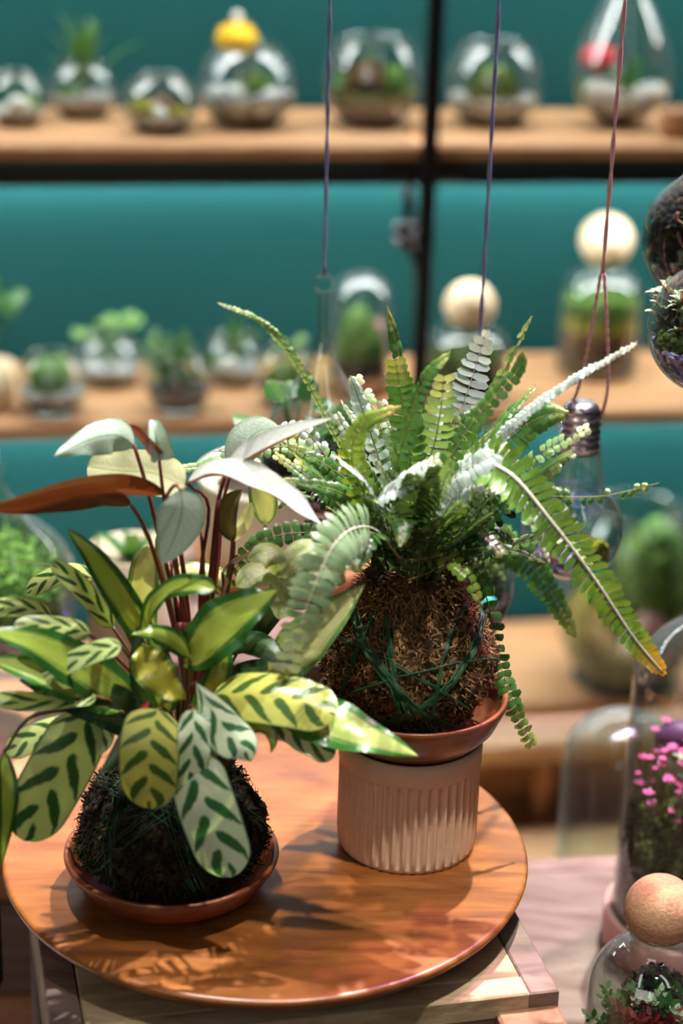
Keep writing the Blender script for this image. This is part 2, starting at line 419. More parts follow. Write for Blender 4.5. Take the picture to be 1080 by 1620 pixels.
M['stem_grn'] = mat_plain('olive_stem', (.16, .15, .04), .45, .4)
M['stem_brn'] = mat_plain('brown_stem', (.16, .075, .035), .5, .4)
# calathea leaf kinds
M['A'] = mat_striped('striped_leaf', (.60, .70, .28), (.46, .60, .18), (.030, .10, .022), 3.5)
M['Ay'] = mat_striped('yellow_striped_leaf', (.56, .58, .14), (.46, .50, .09), (.055, .12, .02), 4.4)
M['Aw'] = mat_striped('pale_striped_leaf', (.66, .76, .56), (.52, .66, .42), (.035, .14, .045), 3.6)
M['B'] = mat_veined('silver_green_leaf', (.42, .52, .42), (.14, .30, .11), (.07, .17, .035), (.30, .075, .03), .25, .08, (1, 1, .7))
M['Bw'] = mat_veined('white_silver_leaf', (.40, .43, .40), (.22, .28, .20), (.18, .19, .12), (.22, .055, .02), .34, .10, (1.1, .8, .5))
M['Br'] = mat_veined('red_backed_leaf', (.30, .36, .18), (.25, .28, .12), (.2, .25, .08), (.17, .055, .02), .32, .16, (1.3, .75, .3))
M['Bc'] = mat_veined('cream_leaf', (.72, .76, .46), (.52, .60, .26), (.58, .58, .20), (.66, .66, .28), .4, .45, (1.05, 1.05, .6))
M['C'] = mat_varieg('variegated_leaf', (.025, .11, .018), (.36, .46, .07), (.20, .34, .04))
M['Cw'] = mat_varieg('glossy_variegated_leaf', (.04, .17, .025), (.38, .46, .13), (.20, .34, .06), None, .2, .6, .2)
M['Cy'] = mat_varieg('yellowing_leaf', (.16, .26, .04), (.55, .52, .06), (.45, .44, .05), None, .32, .75)
M['Cp'] = mat_varieg('pale_variegated_leaf', (.12, .26, .06), (.62, .66, .30), (.50, .58, .2), None, .32, .7)
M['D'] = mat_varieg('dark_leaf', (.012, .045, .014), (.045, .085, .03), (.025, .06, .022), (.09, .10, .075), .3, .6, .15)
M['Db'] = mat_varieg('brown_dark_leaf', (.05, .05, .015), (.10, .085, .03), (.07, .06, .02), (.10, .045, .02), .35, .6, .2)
M['E'] = mat_mottled('mottled_arrow_leaf', (.40, .46, .20), (.62, .66, .46), (.22, .30, .05))
M['F'] = mat_fern('fern_green', (.085, .21, .05), (.04, .12, .022), (.30, .34, .09), (.15, .27, .11), .28, .27)
M['Fd'] = mat_fern('fern_dark', (.035, .10, .018), (.015, .05, .010), (.10, .13, .03), (.06, .12, .035), .2, .3)
M['Fl'] = mat_fern('fern_light', (.27, .42, .18), (.17, .32, .10), (.50, .55, .28), (.32, .46, .26), .3, .27)
M['Fw'] = mat_fern('fern_lit_pale', (.58, .68, .66), (.46, .58, .52), (.62, .66, .48), (.56, .66, .62), .3, .26, (1, 1.02, .95))  # near-white copy of the fern green; glare and back light painted in
M['Fg'] = mat_fern('fern_grey_green', (.26, .36, .22), (.16, .27, .12), (.40, .46, .30), (.32, .42, .28), .22, .26)
M['Fy'] = mat_fern('fern_yellow', (.24, .36, .05), (.15, .27, .03), (.46, .34, .08), (.28, .38, .09), .3, .28)
M['Fo'] = mat_fern('fern_green_gold_tip', (.15, .28, .045), (.09, .20, .025), (.58, .30, .05), (.22, .33, .08), .32, .27)
M['rachis_w'] = mat_plain('pale_rachis', (.62, .60, .50), .5)
M['rachis_g'] = mat_plain('olive_rachis', (.20, .18, .06), .5)

# ------------------------------------------------------------------ room and rack
YAW = math.atan(.18); RM = rotz(YAW); R0 = V((0, 2.4, 0))
def rk(s, t, z): return R0 + RM @ V((s, t, z))
Z1, Z2, Z3 = 1.1456, .784, .342
fl = MB().box((0, 1.0, -.02), (7, 7, .04)).build('floor', M['floor'], smooth=False); struct(fl)
wl = MB().box(rk(0, .37, 1.5), (7, .1, 3.0), RM).build('wall_back', M['wall'], smooth=False); struct(wl)

rack = thing('shelving_rack', 'tall black steel rack with pale wooden shelves against the teal wall', 'shelf', rk(.1, .14, 0))
SP = (at_y(676, 230, 2.42)-R0); sp_ = RM.inverted() @ SP; S_POST = sp_.x
TH = .0185; DEP = .285
def shelf_board(z, s0, s1, th=TH):
    MB().box(rk((s0+s1)/2, DEP/2, z-th/2), (s1-s0, DEP, th), RM, .004).build('shelf_board', M['shelf'], rack, smooth=False)
for z in (1.52, Z1):
    shelf_board(z, -1.0, S_POST-.004); shelf_board(z, S_POST+.004, 1.1)
shelf_board(Z2, -1.0, 1.1, .021); shelf_board(Z3, -1.0, 1.1, .024)
for z in (1.52, Z1, Z2, Z3):
    zz = z-TH
    MB().box(rk(.05, .090, zz-.006), (2.0, .046, .010), RM, .002).build('light_strip', M['led'], rack, smooth=False)
    MB().box(rk(.05, .302, zz+.004), (2.1, .033, .010), RM, .001).build('gap_light_stop', M['black'], rack, smooth=False)  # unseen cover added to stop strip light leaking up behind the shelf
    MB().box(rk(.05, .256, zz-.020), (2.0, .004, .040), RM).build('added_light_baffle', M['black'], rack, smooth=False)  # unseen, added to hold the wall strip's light to the back
    MB().box(rk(.05, .266, zz-.016), (2.0, .012, .030), RM, .002).build('wall_light_strip', M['led_wall'], rack, smooth=False)
    MB().box(rk(.05, .124, zz-.020), (2.0, .004, .038), RM).build('added_light_baffle', M['black'], rack, smooth=False)  # unseen, added to shield the wall from the front strip
    if z in (Z2, Z3): continue
    MB().box(rk(.05, .012, zz-.026), (2.1, .014, .016), RM, .002).build('front_rail', M['black'], rack, smooth=False)
    MB().box(rk(.05, .020, zz-.0095), (2.1, .008, .017), RM, .002).build('gap_shade_strip', M['gap_teal'], rack, smooth=False)  # dark teal strip added in place of the dim wall behind the gap
for z in (Z1, Z2):
    MB().box(rk(S_POST, .012, z-TH-.0185), (.105, .020, .026), RM, .003).build('rail_bracket', M['black'], rack, smooth=False)
for s, t in ((S_POST, -.010), (-.95, -.010), (1.05, -.010), (-.95, .30), (1.05, .30)):
    MB().box(rk(s, t, .86), (.020, .016, 1.72), RM, .003).build('post', M['black'], rack, smooth=False)
# short rod, clamp and brace hung beside the middle post
q0 = at_y(645, 284, 2.43); q1 = at_y(647, 352, 2.43); q2 = at_y(641, 372, 2.42); q3 = at_y(662, 408, 2.42)
MB().tube([q0, q1], .0075, 10).build('clamp_rod', M['black'], rack)
cl = MB().ball(q2, .017, 14, 10, (1.0, .7, 1.05)).tube([q2+V((0, 0, -.004)), q3, q3+V((.004, 0, -.03))], .010, 10).build('clamp', M['black'], rack)
kn = MB()
for du, dv in ((-12, -14), (12, -16), (14, 4), (-10, 10), (18, 16)):
    kn.ball(at_y(641+du, 372+dv, 2.40), .0055, 10, 8)
kn.build('clamp_bolt', M['chrome'], cl)

# ------------------------------------------------------------------ crates and stands
def crate(name, label, fr, yaw, wx, dy, z, mats, cat='crate', block=False, planks=1, z0=0.0):
    """fr = front right top corner"""
    m = rotz(yaw); o = V((fr[0], fr[1], 0))
    P = lambda a, b, zz: o + m @ V((a, b, zz))      # a<0 to the left, b>0 to the back
    t = thing(name, label, cat, P(-wx/2, dy/2, z0))
    bw = .021; H = z-z0; th = .016
    top, frm, blk = mats
    pw = (wx-2*bw)/planks
    for k in range(planks):
        MB().box(P(-wx+bw+pw*(k+.5), dy/2, z-.006), (pw-.0012, dy-2*bw-.001, .012), m, .0012).build('top_panel', top, t, smooth=False)
    for b in (bw/2, dy-bw/2):
        MB().box(P(-wx/2-.0, b, z-.009), (wx-2*bw, bw, .018), m, .0012).build('top_batten', top if b < dy/2 else frm, t, smooth=False)
    for a in (-bw/2, -wx+bw/2):
        MB().box(P(a, dy/2, z-.009), (bw, dy, .018), m, .0012).build('top_batten', frm, t, smooth=False)
    n = max(1, int(H/.1)); hh = (H-.018)/n
    for k in range(n):
        zz = z-.018-hh*(k+.5)
        for (c, sz) in ((P(-wx/2, th/2+.004, zz), (wx-.012, th, hh-.003)), (P(-wx/2, dy-th/2-.004, zz), (wx-.012, th, hh-.003)),
                        (P(-th/2-.004, dy/2, zz), (th, dy-2*th-.010, hh-.003)), (P(-wx+th/2+.004, dy/2, zz), (th, dy-2*th-.010, hh-.003))):
            MB().box(c, sz, m, .0015).build('side_board', frm if (k % 2) else top, t, smooth=False)
    if block:
        for a in (-.022, -wx+.022):
            MB().box(P(a, -.0085, z-.006-H/2), (.044, .023, H-.012), m, .002).build('corner_post', blk, t, smooth=False)
    return t
crate('display_crate', 'wooden crate with battened top carrying the round acacia board', (.1568, 1.0765), math.radians(13.5), .338, .33, .82, (M['crate'], M['crate_frame'], M['crate_block']), block=True)
crate('display_crate', 'pale bleached crate under the tall pink-flowered cloche', (.60, 1.0), math.radians(7.5), .425, .572, .65, (M['pale_crate'], M['crate_frame'], M['crate_block']))
crate('display_crate', 'grey weathered plank crate at the bottom left beside the round board', (-.232, .98), math.radians(10), .30, .42, .70, (M['grey_plank'], M['grey_plank'], M['grey_plank']), planks=6)
crate('display_crate', 'low wooden crate behind the striped plant carrying the beige planter', (-.175, 1.50), math.radians(4), .46, .25, .72, (M['stand'], M['crate_frame'], M['crate_block']))
crate('display_crate', 'tall wooden crate behind the two plants carrying the cream planter', (.075, 1.62), math.radians(4), .235, .33, .80, (M['crate_frame'], M['crate_frame'], M['crate_block']))
crate('display_crate', 'low wooden crate under the empty bell jar, behind the pale crate', (.42, 1.64), math.radians(4), .24, .17, .455, (M['pale_crate'], M['crate_frame'], M['crate_block']))
pl = thing('wooden_plinth', 'low pale wooden plinth on the floor in front of the rack', 'plinth', (0.25, 2.1, 0))
MB().box(rk(.1, -.245, .090), (1.5, .36, .18), RM, .006).build('plinth_body', M['plinth'], pl, smooth=False)
st = thing('wooden_stand', 'brown wooden stand beneath the lowest shelf at right', 'stand', rk(.36, .12, 0))
MB().box(rk(.30, .14, .145), (.62, .26, .25), RM, .004).build('stand_body', M['stand'], st, smooth=False)
MB().box(rk(.30, .115, .288), (.66, .33, .030), RM, .004).build('stand_top', M['plinth'], st, smooth=False)
for s in (.16, .30, .44):
    MB().box(rk(s, -.034, .145), (.020, .010, .24), RM, .002).build('front_batten', M['stand'], st, smooth=False)

# ------------------------------------------------------------------ hanging rail overhead (the cords are tied to it)
rail_a, rail_b = V((-.62, 1.79, 2.05)), V((.62, 1.16, 2.05))
ra = math.atan2(rail_b.y-rail_a.y, rail_b.x-rail_a.x)
rl = thing('hanging_rail', 'wooden ceiling rail from which the glass terrariums hang on cords', 'rail', (rail_a+rail_b)/2)
MB().box((rail_a+rail_b)/2, ((rail_b-rail_a).length+1.2, .046, .03), rotz(ra), .003).build('rail_batten', M['shelf'], rl, smooth=False)
for k in (-.3, 1.3):
    p = rail_a.lerp(rail_b, k)
    MB().tube([p, p+V((0, 0, .95))], .006, 8).build('drop_rod', M['black'], rl)
def rail_y(x): return rail_a.y + (rail_b.y-rail_a.y)*(x-rail_a.x)/(rail_b.x-rail_a.x)

# ------------------------------------------------------------------ board, bowls, fluted pot
BC = V((-.047, 1.2, .85))
bd = thing('round_board', 'large round acacia serving board on the crate holding both moss-ball plants', 'board', (BC.x, BC.y, .82))
pr = [(0, -.017), (.15, -.017), (.174, -.0155), (.184, -.011), (.1885, -.006), (.190, -.0025), (.1885, -.0003), (.186, 0.0), (.10, 0), (0, 0)]
MB().lathe(pr, 128, BC).build('board_disc', M['board'], bd)
MB().lathe([(0, -.030), (.055, -.030), (.055, -.0172), (0, -.0172)], 64, BC).build('turntable_foot', M['black'], bd, smooth=False)

def wood_bowl(label, c, R, H, rb):
    t = thing('wooden_bowl', label, 'bowl', c)
    pr = [(0, 0), (rb*.9, 0), (rb, .002), (rb+(R-rb)*.55, H*.36), (R*.985, H*.82), (R, H*.92), (R*.995, H*.985), (R*.975, H), (R*.945, H*.97), (R*.90, H*.62), (rb+(R-rb)*.1, H*.24), (rb*.6, H*.18), (0, H*.18)]
    pr = [(r, z) for r, z in pr]
    sp = []
    for k in range(len(pr)-1):
        a, b = pr[k], pr[k+1]
        sp += [a, ((a[0]+b[0])/2, (a[1]+b[1])/2)]
    sp.append(pr[-1])
    MB().lathe(sp, 96, c).build('bowl_body', M['bowl'], t)
    return t
LB = V((-.1104, 1.1435, .85)); RB = V((.055, 1.215, .938))
wood_bowl('turned red-brown wooden bowl flat on the board holding the striped-leaf plant', LB, .0745, .030, .052)
wood_bowl('turned red-brown wooden bowl on top of the fluted pot holding the fern', RB, .068, .034, .0505)

PC = V((.055, 1.215, .85))
pt = thing('fluted_pot', 'sand-coloured ceramic pot with vertical fluting standing on the round board', 'pot', PC)
NF = 42
def flute(r, z, a, k):
    f = 0.0
    if z < .0705 and r > .045: f = -.0036*(0.5-0.5*math.cos(NF*a))**.9*min(1, max(0, (.0705-z)/.003))*min(1, max(0, (z-.0005)/.004))
    return r+f
pr = [(0, .0), (.046, .0), (.049, .0006), (.0505, .003)] + [(.0512, .003+.066*k/8) for k in range(1, 9)] + [(.0512, .0700), (.0514, .0708), (.0518, .0715), (.0518, .083), (.0514, .0872), (.0500, .0878), (.0485, .087), (.048, .08), (.048, .01), (0, .01)]
MB().lathe(pr, NF*10, PC, flute).build('pot_body', M['pot'], pt)

# ------------------------------------------------------------------ glass terrariums
def interp(prof, z):
    for (r0, z0), (r1, z1) in zip(prof, prof[1:]):
        if min(z0, z1) <= z <= max(z0, z1) and abs(z1-z0) > 1e-9: return r0+(r1-r0)*(z-z0)/(z1-z0)
    return prof[-1][0]
def p_globe(R, H, mouth=.62, foot=.66):
    pr = [(0, 0), (foot*R*.8, 0), (foot*R, .004*R/.05)]
    z0, zc = .006, H*.47
    for k in range(1, 22):
        th = -PI/2*.72 + (PI/2*.72+math.acos(mouth))*k/21
        pr.append((R*math.cos(th), zc+(H*.53)/math.sin(math.acos(mouth))*math.sin(th) if th > 0 else zc+zc*math.sin(th)/math.sin(PI/2*.72)*.98))
    return pr
def p_tear(R, H):
    pr = []
    for k in range(0, 36):
        t = k/35
        th = PI*(1-t)
        r = R*math.sin(PI*t**.62)*(1-.18*t) if t < 1 else 0
        pr.append((max(r, .0) if t < .86 else max(R*.085, r), H*t))
    return pr
def p_dome(R, H):
    pr = [(R*.99, 0), (R, .004)]
    zs = H-R*.92
    for k in range(1, 6): pr.append((R, zs*k/5))
    for k in range(1, 13):
        a = PI/2*k/12; pr.append((R*math.cos(a), zs+R*.92*math.sin(a)))
    return pr
def p_bottle(R, H, neck):
    pr = [(0, 0), (R*.86, 0), (R*.97, .006), (R, .014)]
    zs = H*.66
    for k in range(1, 6): pr.append((R, .014+(zs-.014)*k/5))
    for k in range(1, 11):
        a = PI/2*k/10; pr.append((neck+(R-neck)*math.cos(a), zs+(H*.9-zs)*math.sin(a)))
    pr += [(neck, H*.97), (neck*1.10, H*.985), (neck*1.10, H)]
    return pr
def lip(pr, d=.0014):
    r, z = pr[-1]
    return pr+[(r+d, z+d*.5), (r+d*.4, z+d*1.8), (r-d, z+d*1.2), (r-d, z-.003)]
def glass(parent, pr, c, mat='glass', lipped=True, n=56, name='glass_body'):
    return MB().lathe(lip(pr) if lipped else pr, n, c).build(name, M[mat], parent)
def layer(parent, pr, c, z0, z1, mat, name, bump=.002, dome=0.0, k=.955, seed=0):
    zs = [z0+(z1-z0)*i/6 for i in range(7)]
    r0 = interp(pr, zs[0])*k
    q = [(0, z0), (r0*.6, z0)]+[(interp(pr, z)*k, z) for z in zs]
    rt_ = q[-1][0]
    for f in (.9, .78, .64, .5, .35, .2, .08, 0): q.append((rt_*f, z1+dome*(1-f*f)))
    m = MB().lathe(q, 40, c)
    nv = []
    for p in m.v:
        P = V(p)-V(c)
        d = noise.noise(V((P.x*90+seed, P.y*90, P.z*90)))*bump + noise.noise(V((P.x*30+seed, P.y*30, 3)))*bump*1.5
        if P.z > z1-.001: P.z += d
        nv.append(tuple(V(c)+P))
    m.v = nv
    return m.build(name, M[mat], parent)
def mound(parent, c, r, h, mat, name='moss_mound', sq=(1, 1), seed=0, tuft=0, tmat=None, bump=.16):
    m = MB().ball(c, 1.0, 28, 16, (1, 1, 1), lambda d: bump*noise.noise(d*4+V((seed, 0, 0)))+bump*.6*noise.noise(d*11+V((seed, 0, 0))))
    m.v = [tuple(V(c)+V(((p[0]-c[0])*r*sq[0], (p[1]-c[1])*r*sq[1], (p[2]-c[2])*h))) for p in m.v]
    for k in range(tuft):
        a, b = random.random()*2*PI, math.acos(random.uniform(-.1, 1)); d = V((math.sin(b)*math.cos(a), math.sin(b)*math.sin(a), math.cos(b)))
        p = V(c)+V((d.x*r*sq[0], d.y*r*sq[1], d.z*h))*.97; L = r*random.uniform(.10, .2)
        q = p+(d+V((random.uniform(-.5, .5), random.uniform(-.5, .5), random.uniform(-.2, .5))))*L
        m.blade([p, p.lerp(q, .5)+V((0, 0, L*.1)), q], L*.35, V((d.y, -d.x, .3)), 4, m=1)
    return m.build(name, M[mat], parent)
def stones(parent, c, spread, n, r, mat, name='pebble', seed=1):
    rnd = random.Random(seed)
    for k in range(n):
        a = rnd.random()*2*PI; d = spread*math.sqrt(rnd.random())
        rr = r*rnd.uniform(.7, 1.25); s2 = rnd.random()*9
        MB().ball(V(c)+V((d*math.cos(a), d*math.sin(a), rr*.4)), rr, 12, 8, (1, .85, .7), lambda q: .18*noise.noise(q*1.6+V((s2, 0, 0)))).build(name, M[mat], parent)
def sprig(parent, c, L, n, mat, kind='blade', wid=.25, spread=.8, seed=0, name='plant', up=.35, cap=.5):
    """small plant of n leaves growing out of point c"""
    rnd = random.Random(seed); m = MB(); c = V(c)
    for k in range(n):
        a = 2.4*k+rnd.uniform(-.3, .3); el = up+(1-up)*rnd.random()
        d = V((math.cos(a)*spread*(1.15-el), math.sin(a)*spread*(1.15-el), el)).normalized()
        l = L*rnd.uniform(.7, 1.05)
        if kind == 'blade':
            m.blade([c, c+d*l*.55+V((0, 0, l*.08)), c+d*l-V((0, 0, l*.10*(1-el)))], l*wid, V((-d.x*.6, -d.y*.6, 1)), 8, lambda t: (1-t)**.55*min(1, .55+t*3), fold=.35, m=2)
        elif kind == 'round':
            q = c+d*l; m.tube([c, c+d*l*.6+V((0, 0, l*.05)), q], L*.018, 5)
            s = l*wid; dd = V((d.x, d.y, .25)).normalized()
            m.blade([q-dd*s*.1, q+dd*s*.5, q+dd*s], s*.95, V((-d.x*.5, -d.y*.5-.5, 1)), 7, lambda t: math.sqrt(max(0, 1-(2*t-1)**2)), curl=.15, m=4)
        elif kind == 'sprig':
            q = c+d*l
            ax = (q-c)
            m.tube([c, c+ax*.5, q], L*.014, 4)
            for j in range(1, 7):
                b = c+ax*(j/6.5)
                for sg in (-1, 1):
                    sd = ax.normalized().cross(V((0, 0, 1)) if abs(ax.normalized().z) < .95 else V((1, 0, 0))).normalized()*sg
                    if j % 2: sd = sd.cross(ax.normalized())
                    e = b+(sd*.8+ax.normalized()*.5+V((0, 0, .2)))*l*wid
                    m.blade([b, b.lerp(e, .5), e], l*wid*.55, V((0, -.4, 1)), 5, curl=.1, m=2)
    return m.build(name, M[mat], parent)
def flower(parent, c, r, mat, n=7, seed=0, name='flower'):
    rnd = random.Random(seed); m = MB(); c = V(c)
    for k in range(n):
        a = 2*PI*k/n; d = V((math.cos(a), math.sin(a), .45)); q = c+d*r
        m.blade([c, c+d*r*.6, q], r*.8, V((-d.x, -d.y, 1)), 6, lambda t: math.sin(PI*min(1, t*.9+.05))**.6, curl=.2, m=3)
    m.ball(c+V((0, 0, r*.2)), r*.3, 10, 8)
    return m.build(name, M[mat], parent)
def float_cords(t, top_px, loop, mat, ys, name='cord', both=True):
    pass

G1 = 'glass terrariums along the top shelf'; G2 = 'glass terrariums along the middle shelf'; G3 = 'hanging glass terrariums on cords'
def terr(label, base, group, name='glass_terrarium'):
    return thing(name, label, 'terrarium', base, group)
def shelf_pt(u, v, z):
    p = at_z(u, v, z); q = RM.inverted() @ (p-R0); q.y = min(max(q.y, .055), DEP-.06)
    p = R0+RM @ q; p.z = z; return p

# ---- top shelf
def globe_on(label, u, v, rpx, hpx, z, group, mouth=.62):
    b = shelf_pt(u, v, z); k = mpp(b+V((0, 0, .05))); R = rpx*k; H = hpx*k
    # v is where the front of the foot meets the shelf: centre lies one foot radius behind it
    t = terr(label, b, group); pr = p_globe(R, H, mouth); glass(t, pr, b)
    return t, b, R, H, pr
t, b, R, H, pr = globe_on('small glass globe at the left end of the top shelf, white stone on moss', 28, 198, 47, 80, Z1, G1)
layer(t, pr, b, .003, H*.22, 'brown_soil', 'soil'); layer(t, pr, b, H*.22, H*.34, 'gravel', 'gravel')
mound(t, b+V((.008, .012, H*.36)), R*.55, H*.22, 'moss', seed=2, tuft=40); stones(t, b+V((.004, -R*.45, H*.37)), .002, 1, R*.36, 'white_stone', 'white_stone')
t, b, R, H, pr = globe_on('glass globe with spiky green aloe growing out above its mouth', 132, 186, 54, 84, Z1, G1, .7)
layer(t, pr, b, .003, H*.30, 'brown_soil', 'soil'); layer(t, pr, b, H*.30, H*.46, 'gravel', 'gravel')
sprig(t, b+V((0, 0, H*.45)), H*1.55, 13, 'leaf_g', 'blade', .17, .9, 3, 'aloe_plant', .5)
mound(t, b+V((-.02, -.01, H*.48)), R*.4, H*.12, 'moss', seed=4)
t, b, R, H, pr = globe_on('low glass globe with yellow-green moss cushions on the top shelf', 254, 208, 60, 86, Z1, G1)
layer(t, pr, b, .003, H*.20, 'gravel_d', 'gravel'); layer(t, pr, b, H*.20, H*.32, 'gravel', 'gravel')
mound(t, b+V((-R*.48, -R*.2, H*.37)), R*.38, H*.22, 'moss_y', seed=5, tuft=40); mound(t, b+V((R*.5, -R*.3, H*.35)), R*.32, H*.17, 'moss_y', seed=6, tuft=40)
stones(t, b+V((.0, -R*.3, H*.34)), R*.2, 4, R*.14, 'white_stone', 'white_stone', 3); mound(t, b+V((0, R*.3, H*.38)), R*.4, H*.25, 'brown_soil', 'bark', seed=9)
t, b, R, H, pr = globe_on('largest glass globe on the top shelf, topped by a yellow pompom', 390, 199, 78, 122, Z1, G1)
layer(t, pr, b, .003, H*.20, 'brown_soil', 'soil'); layer(t, pr, b, H*.20, H*.42, 'gravel', 'gravel', .003)
mound(t, b+V((-R*.42, -R*.1, H*.46)), R*.4, H*.07, 'gravel_w', 'gravel_heap', seed=3); mound(t, b+V((R*.15, R*.1, H*.46)), R*.36, H*.27, 'moss', seed=8, tuft=40)
mound(t, b+V((R*.6, -R*.2, H*.44)), R*.28, H*.07, 'gravel_w', 'gravel_heap', seed=4)
pc = b+V((-R*.22, 0, H*1.10)); pm = mound(t, pc, R*.40, R*.32, 'yellow', 'yellow_pompom', seed=12, tuft=150, bump=.1)
MB().tube([b+V((-R*.2, 0, H*.55)), pc], .002, 6).build('flower_stalk', M['stem_grn'], t)
MB().tube([pc+V((0, 0, R*.26)), pc+V((.001, 0, R*.40))], .004, 8).ball(pc+V((.001, 0, R*.46)), R*.10, 12, 8).build('pompom_tip', M['white_stone'], pm)
t, b, R, H, pr = globe_on('squat glass bowl filled with brown and green moss left of the black post', 587, 198, 77, 134, Z1, G1, .72)
layer(t, pr, b, .003, H*.26, 'brown_soil', 'soil'); layer(t, pr, b, H*.26, H*.40, 'moss_d', 'moss', .004)
mound(t, b+V((-R*.1, -R*.1, H*.46)), R*.5, H*.3, 'moss_brown', seed=21, tuft=70); mound(t, b+V((R*.42, -.01, H*.45)), R*.36, H*.26, 'moss', seed=22, tuft=60)
mound(t, b+V((-R*.5, .0, H*.42)), R*.3, H*.2, 'moss', seed=23, tuft=50); sprig(t, b+V((0, 0, H*.5)), H*.42, 9, 'leaf_g', 'blade', .2, .8, 5)
t, b, R, H, pr = globe_on('rounded glass jar with a mossy hill on a white gravel ring right of the post', 777, 196, 76, 126, Z1, G1, .66)
layer(t, pr, b, .003, H*.12, 'beige' if False else 'brown_soil', 'soil'); layer(t, pr, b, H*.12, H*.34, 'gravel', 'gravel', .003)
mound(t, b+V((0, -.005, H*.38)), R*.56, H*.34, 'moss_d', seed=31, tuft=80); mound(t, b+V((0, -.005, H*.56)), R*.40, H*.17, 'moss', seed=32, tuft=60)
# standing teardrop
b = shelf_pt(977, 199, Z1); k = mpp(b+V((0, 0, .08))); R = 84*k; H = 262*k
t = terr('tall teardrop glass with a red flower and white pebbles on the top shelf', b, G1); pr = p_tear(R, H)
glass(t, pr, b, lipped=False); layer(t, pr, b, H*.03, H*.10, 'brown_soil', 'soil'); layer(t, pr, b, H*.10, H*.17, 'gravel', 'gravel')
mound(t, b+V((-R*.5, -R*.30, H*.42)), R*.32, R*.22, 'red_fl', 'flower', seed=2, tuft=90); MB().tube([b+V((-R*.4, -.01, H*.17)), b+V((-R*.5, -R*.30, H*.43))], .0016, 6).build('flower_stalk', M['stem_grn'], t)
mound(t, b+V((-R*.38, -R*.3, H*.22)), R*.36, H*.07, 'white_stone', 'white_stone', seed=3); sprig(t, b+V((R*.1, -.01, H*.17)), H*.30, 12, 'leaf_g', 'blade', .22, .8, 8)
stones(t, b+V((R*.42, -R*.3, H*.19)), R*.25, 5, R*.21, 'white_stone', 'white_stone', 9); mound(t, b+V((-R*.6, -.0, H*.2)), R*.25, H*.08, 'moss', seed=5, tuft=30)
MB().tube([b+V((0, 0, H-.002)), b+V((0, 0, H+.004))], R*.09, 12).build('glass_stem', M['glass'], t)
p = shelf_pt(1082, 222, Z1); k = mpp(p)
bw = thing('wooden_bowl', 'small orange-brown wooden bowl at the right end of the top shelf', 'bowl', p)
MB().lathe([(0, 0), (20*k, 0), (30*k, .012), (34*k, .036), (32.5*k, .037), (28*k, .014), (0, .006)], 40, p).build('bowl_body', M['stand'], bw)

# ---- middle shelf
p = shelf_pt(-22, 642, Z2); k = mpp(p)
t = thing('potted_plant', 'bright green plant in a tan wooden pot cut by the left frame edge', 'plant', p)
MB().lathe([(0, 0), (36*k, 0), (44*k, .01), (47*k, 70*k), (43*k, 71*k), (40*k, 60*k), (0, 58*k)], 40, p).build('wooden_pot', M['pale_ball'], t)
sprig(t, p+V((0, 0, 58*k)), 120*k, 9, 'leaf_g', 'round', .34, .35, 4, 'foliage', .5)
def globe2(label, u, v, r, h, soil, plant):
    t, b, R, H, pr = globe_on(label, u, v, r, h, Z2, G2, .68)
    layer(t, pr, b, .003, H*.18, 'gravel_d' if soil != 'b' else 'brown_soil', 'soil')
    layer(t, pr, b, H*.18, H*.40, {'g': 'gravel', 'd': 'gravel_d', 'b': 'gravel', 'w': 'gravel'}[soil], 'gravel', .003)
    return t, b, R, H
t, b, R, H = globe2('glass globe with pale green moss over gravel, front left on the middle shelf', 84, 652, 55, 92, 'g', 0)
mound(t, b+V((-.004, .006, H*.62)), R*.62, H*.28, 'leaf_l', seed=41, tuft=60); sprig(t, b+V((0, -.01, H*.6)), H*.42, 10, 'leaf_l', 'round', .4, 1.0, 6)
t, b, R, H = globe2('glass globe with round leaves on stalks rising above it, back row', 172, 606, 54, 76, 'w', 0)
sprig(t, b+V((0, 0, H*.4)), H*1.05, 9, 'leaf_l', 'round', .36, 1.2, 12, 'foliage', .45)
t, b, R, H = globe2('glass globe of near-black gravel with green sprigs, front row', 283, 650, 53, 88, 'd', 0)
sprig(t, b+V((-.005, 0, H*.4)), H*1.0, 10, 'leaf_g', 'sprig', .26, 1.0, 15, 'foliage', .4); stones(t, b+V((0, -R*.4, H*.42)), R*.15, 2, R*.15, 'brown_soil', 'stone', 4)
t, b, R, H = globe2('glass globe with bushy green succulent and a cream stone, back row', 368, 606, 47, 76, 'b', 0)
sprig(t, b+V((.004, 0, H*.42)), H*1.05, 12, 'leaf_g', 'blade', .2, .9, 17, 'succulent', .45); stones(t, b+V((-R*.2, -R*.5, H*.40)), .002, 1, R*.42, 'white_stone', 'cream_stone', 6)
t, b, R, H = globe2('small glass globe of green moss next to the glass cloche', 450, 640, 46, 92, 'd', 0)
mound(t, b+V((0, 0, H*.46)), R*.62, H*.3, 'moss', seed=51, tuft=70); sprig(t, b+V((.004, 0, H*.6)), H*.5, 9, 'leaf_l', 'round', .4, 1.0, 22)
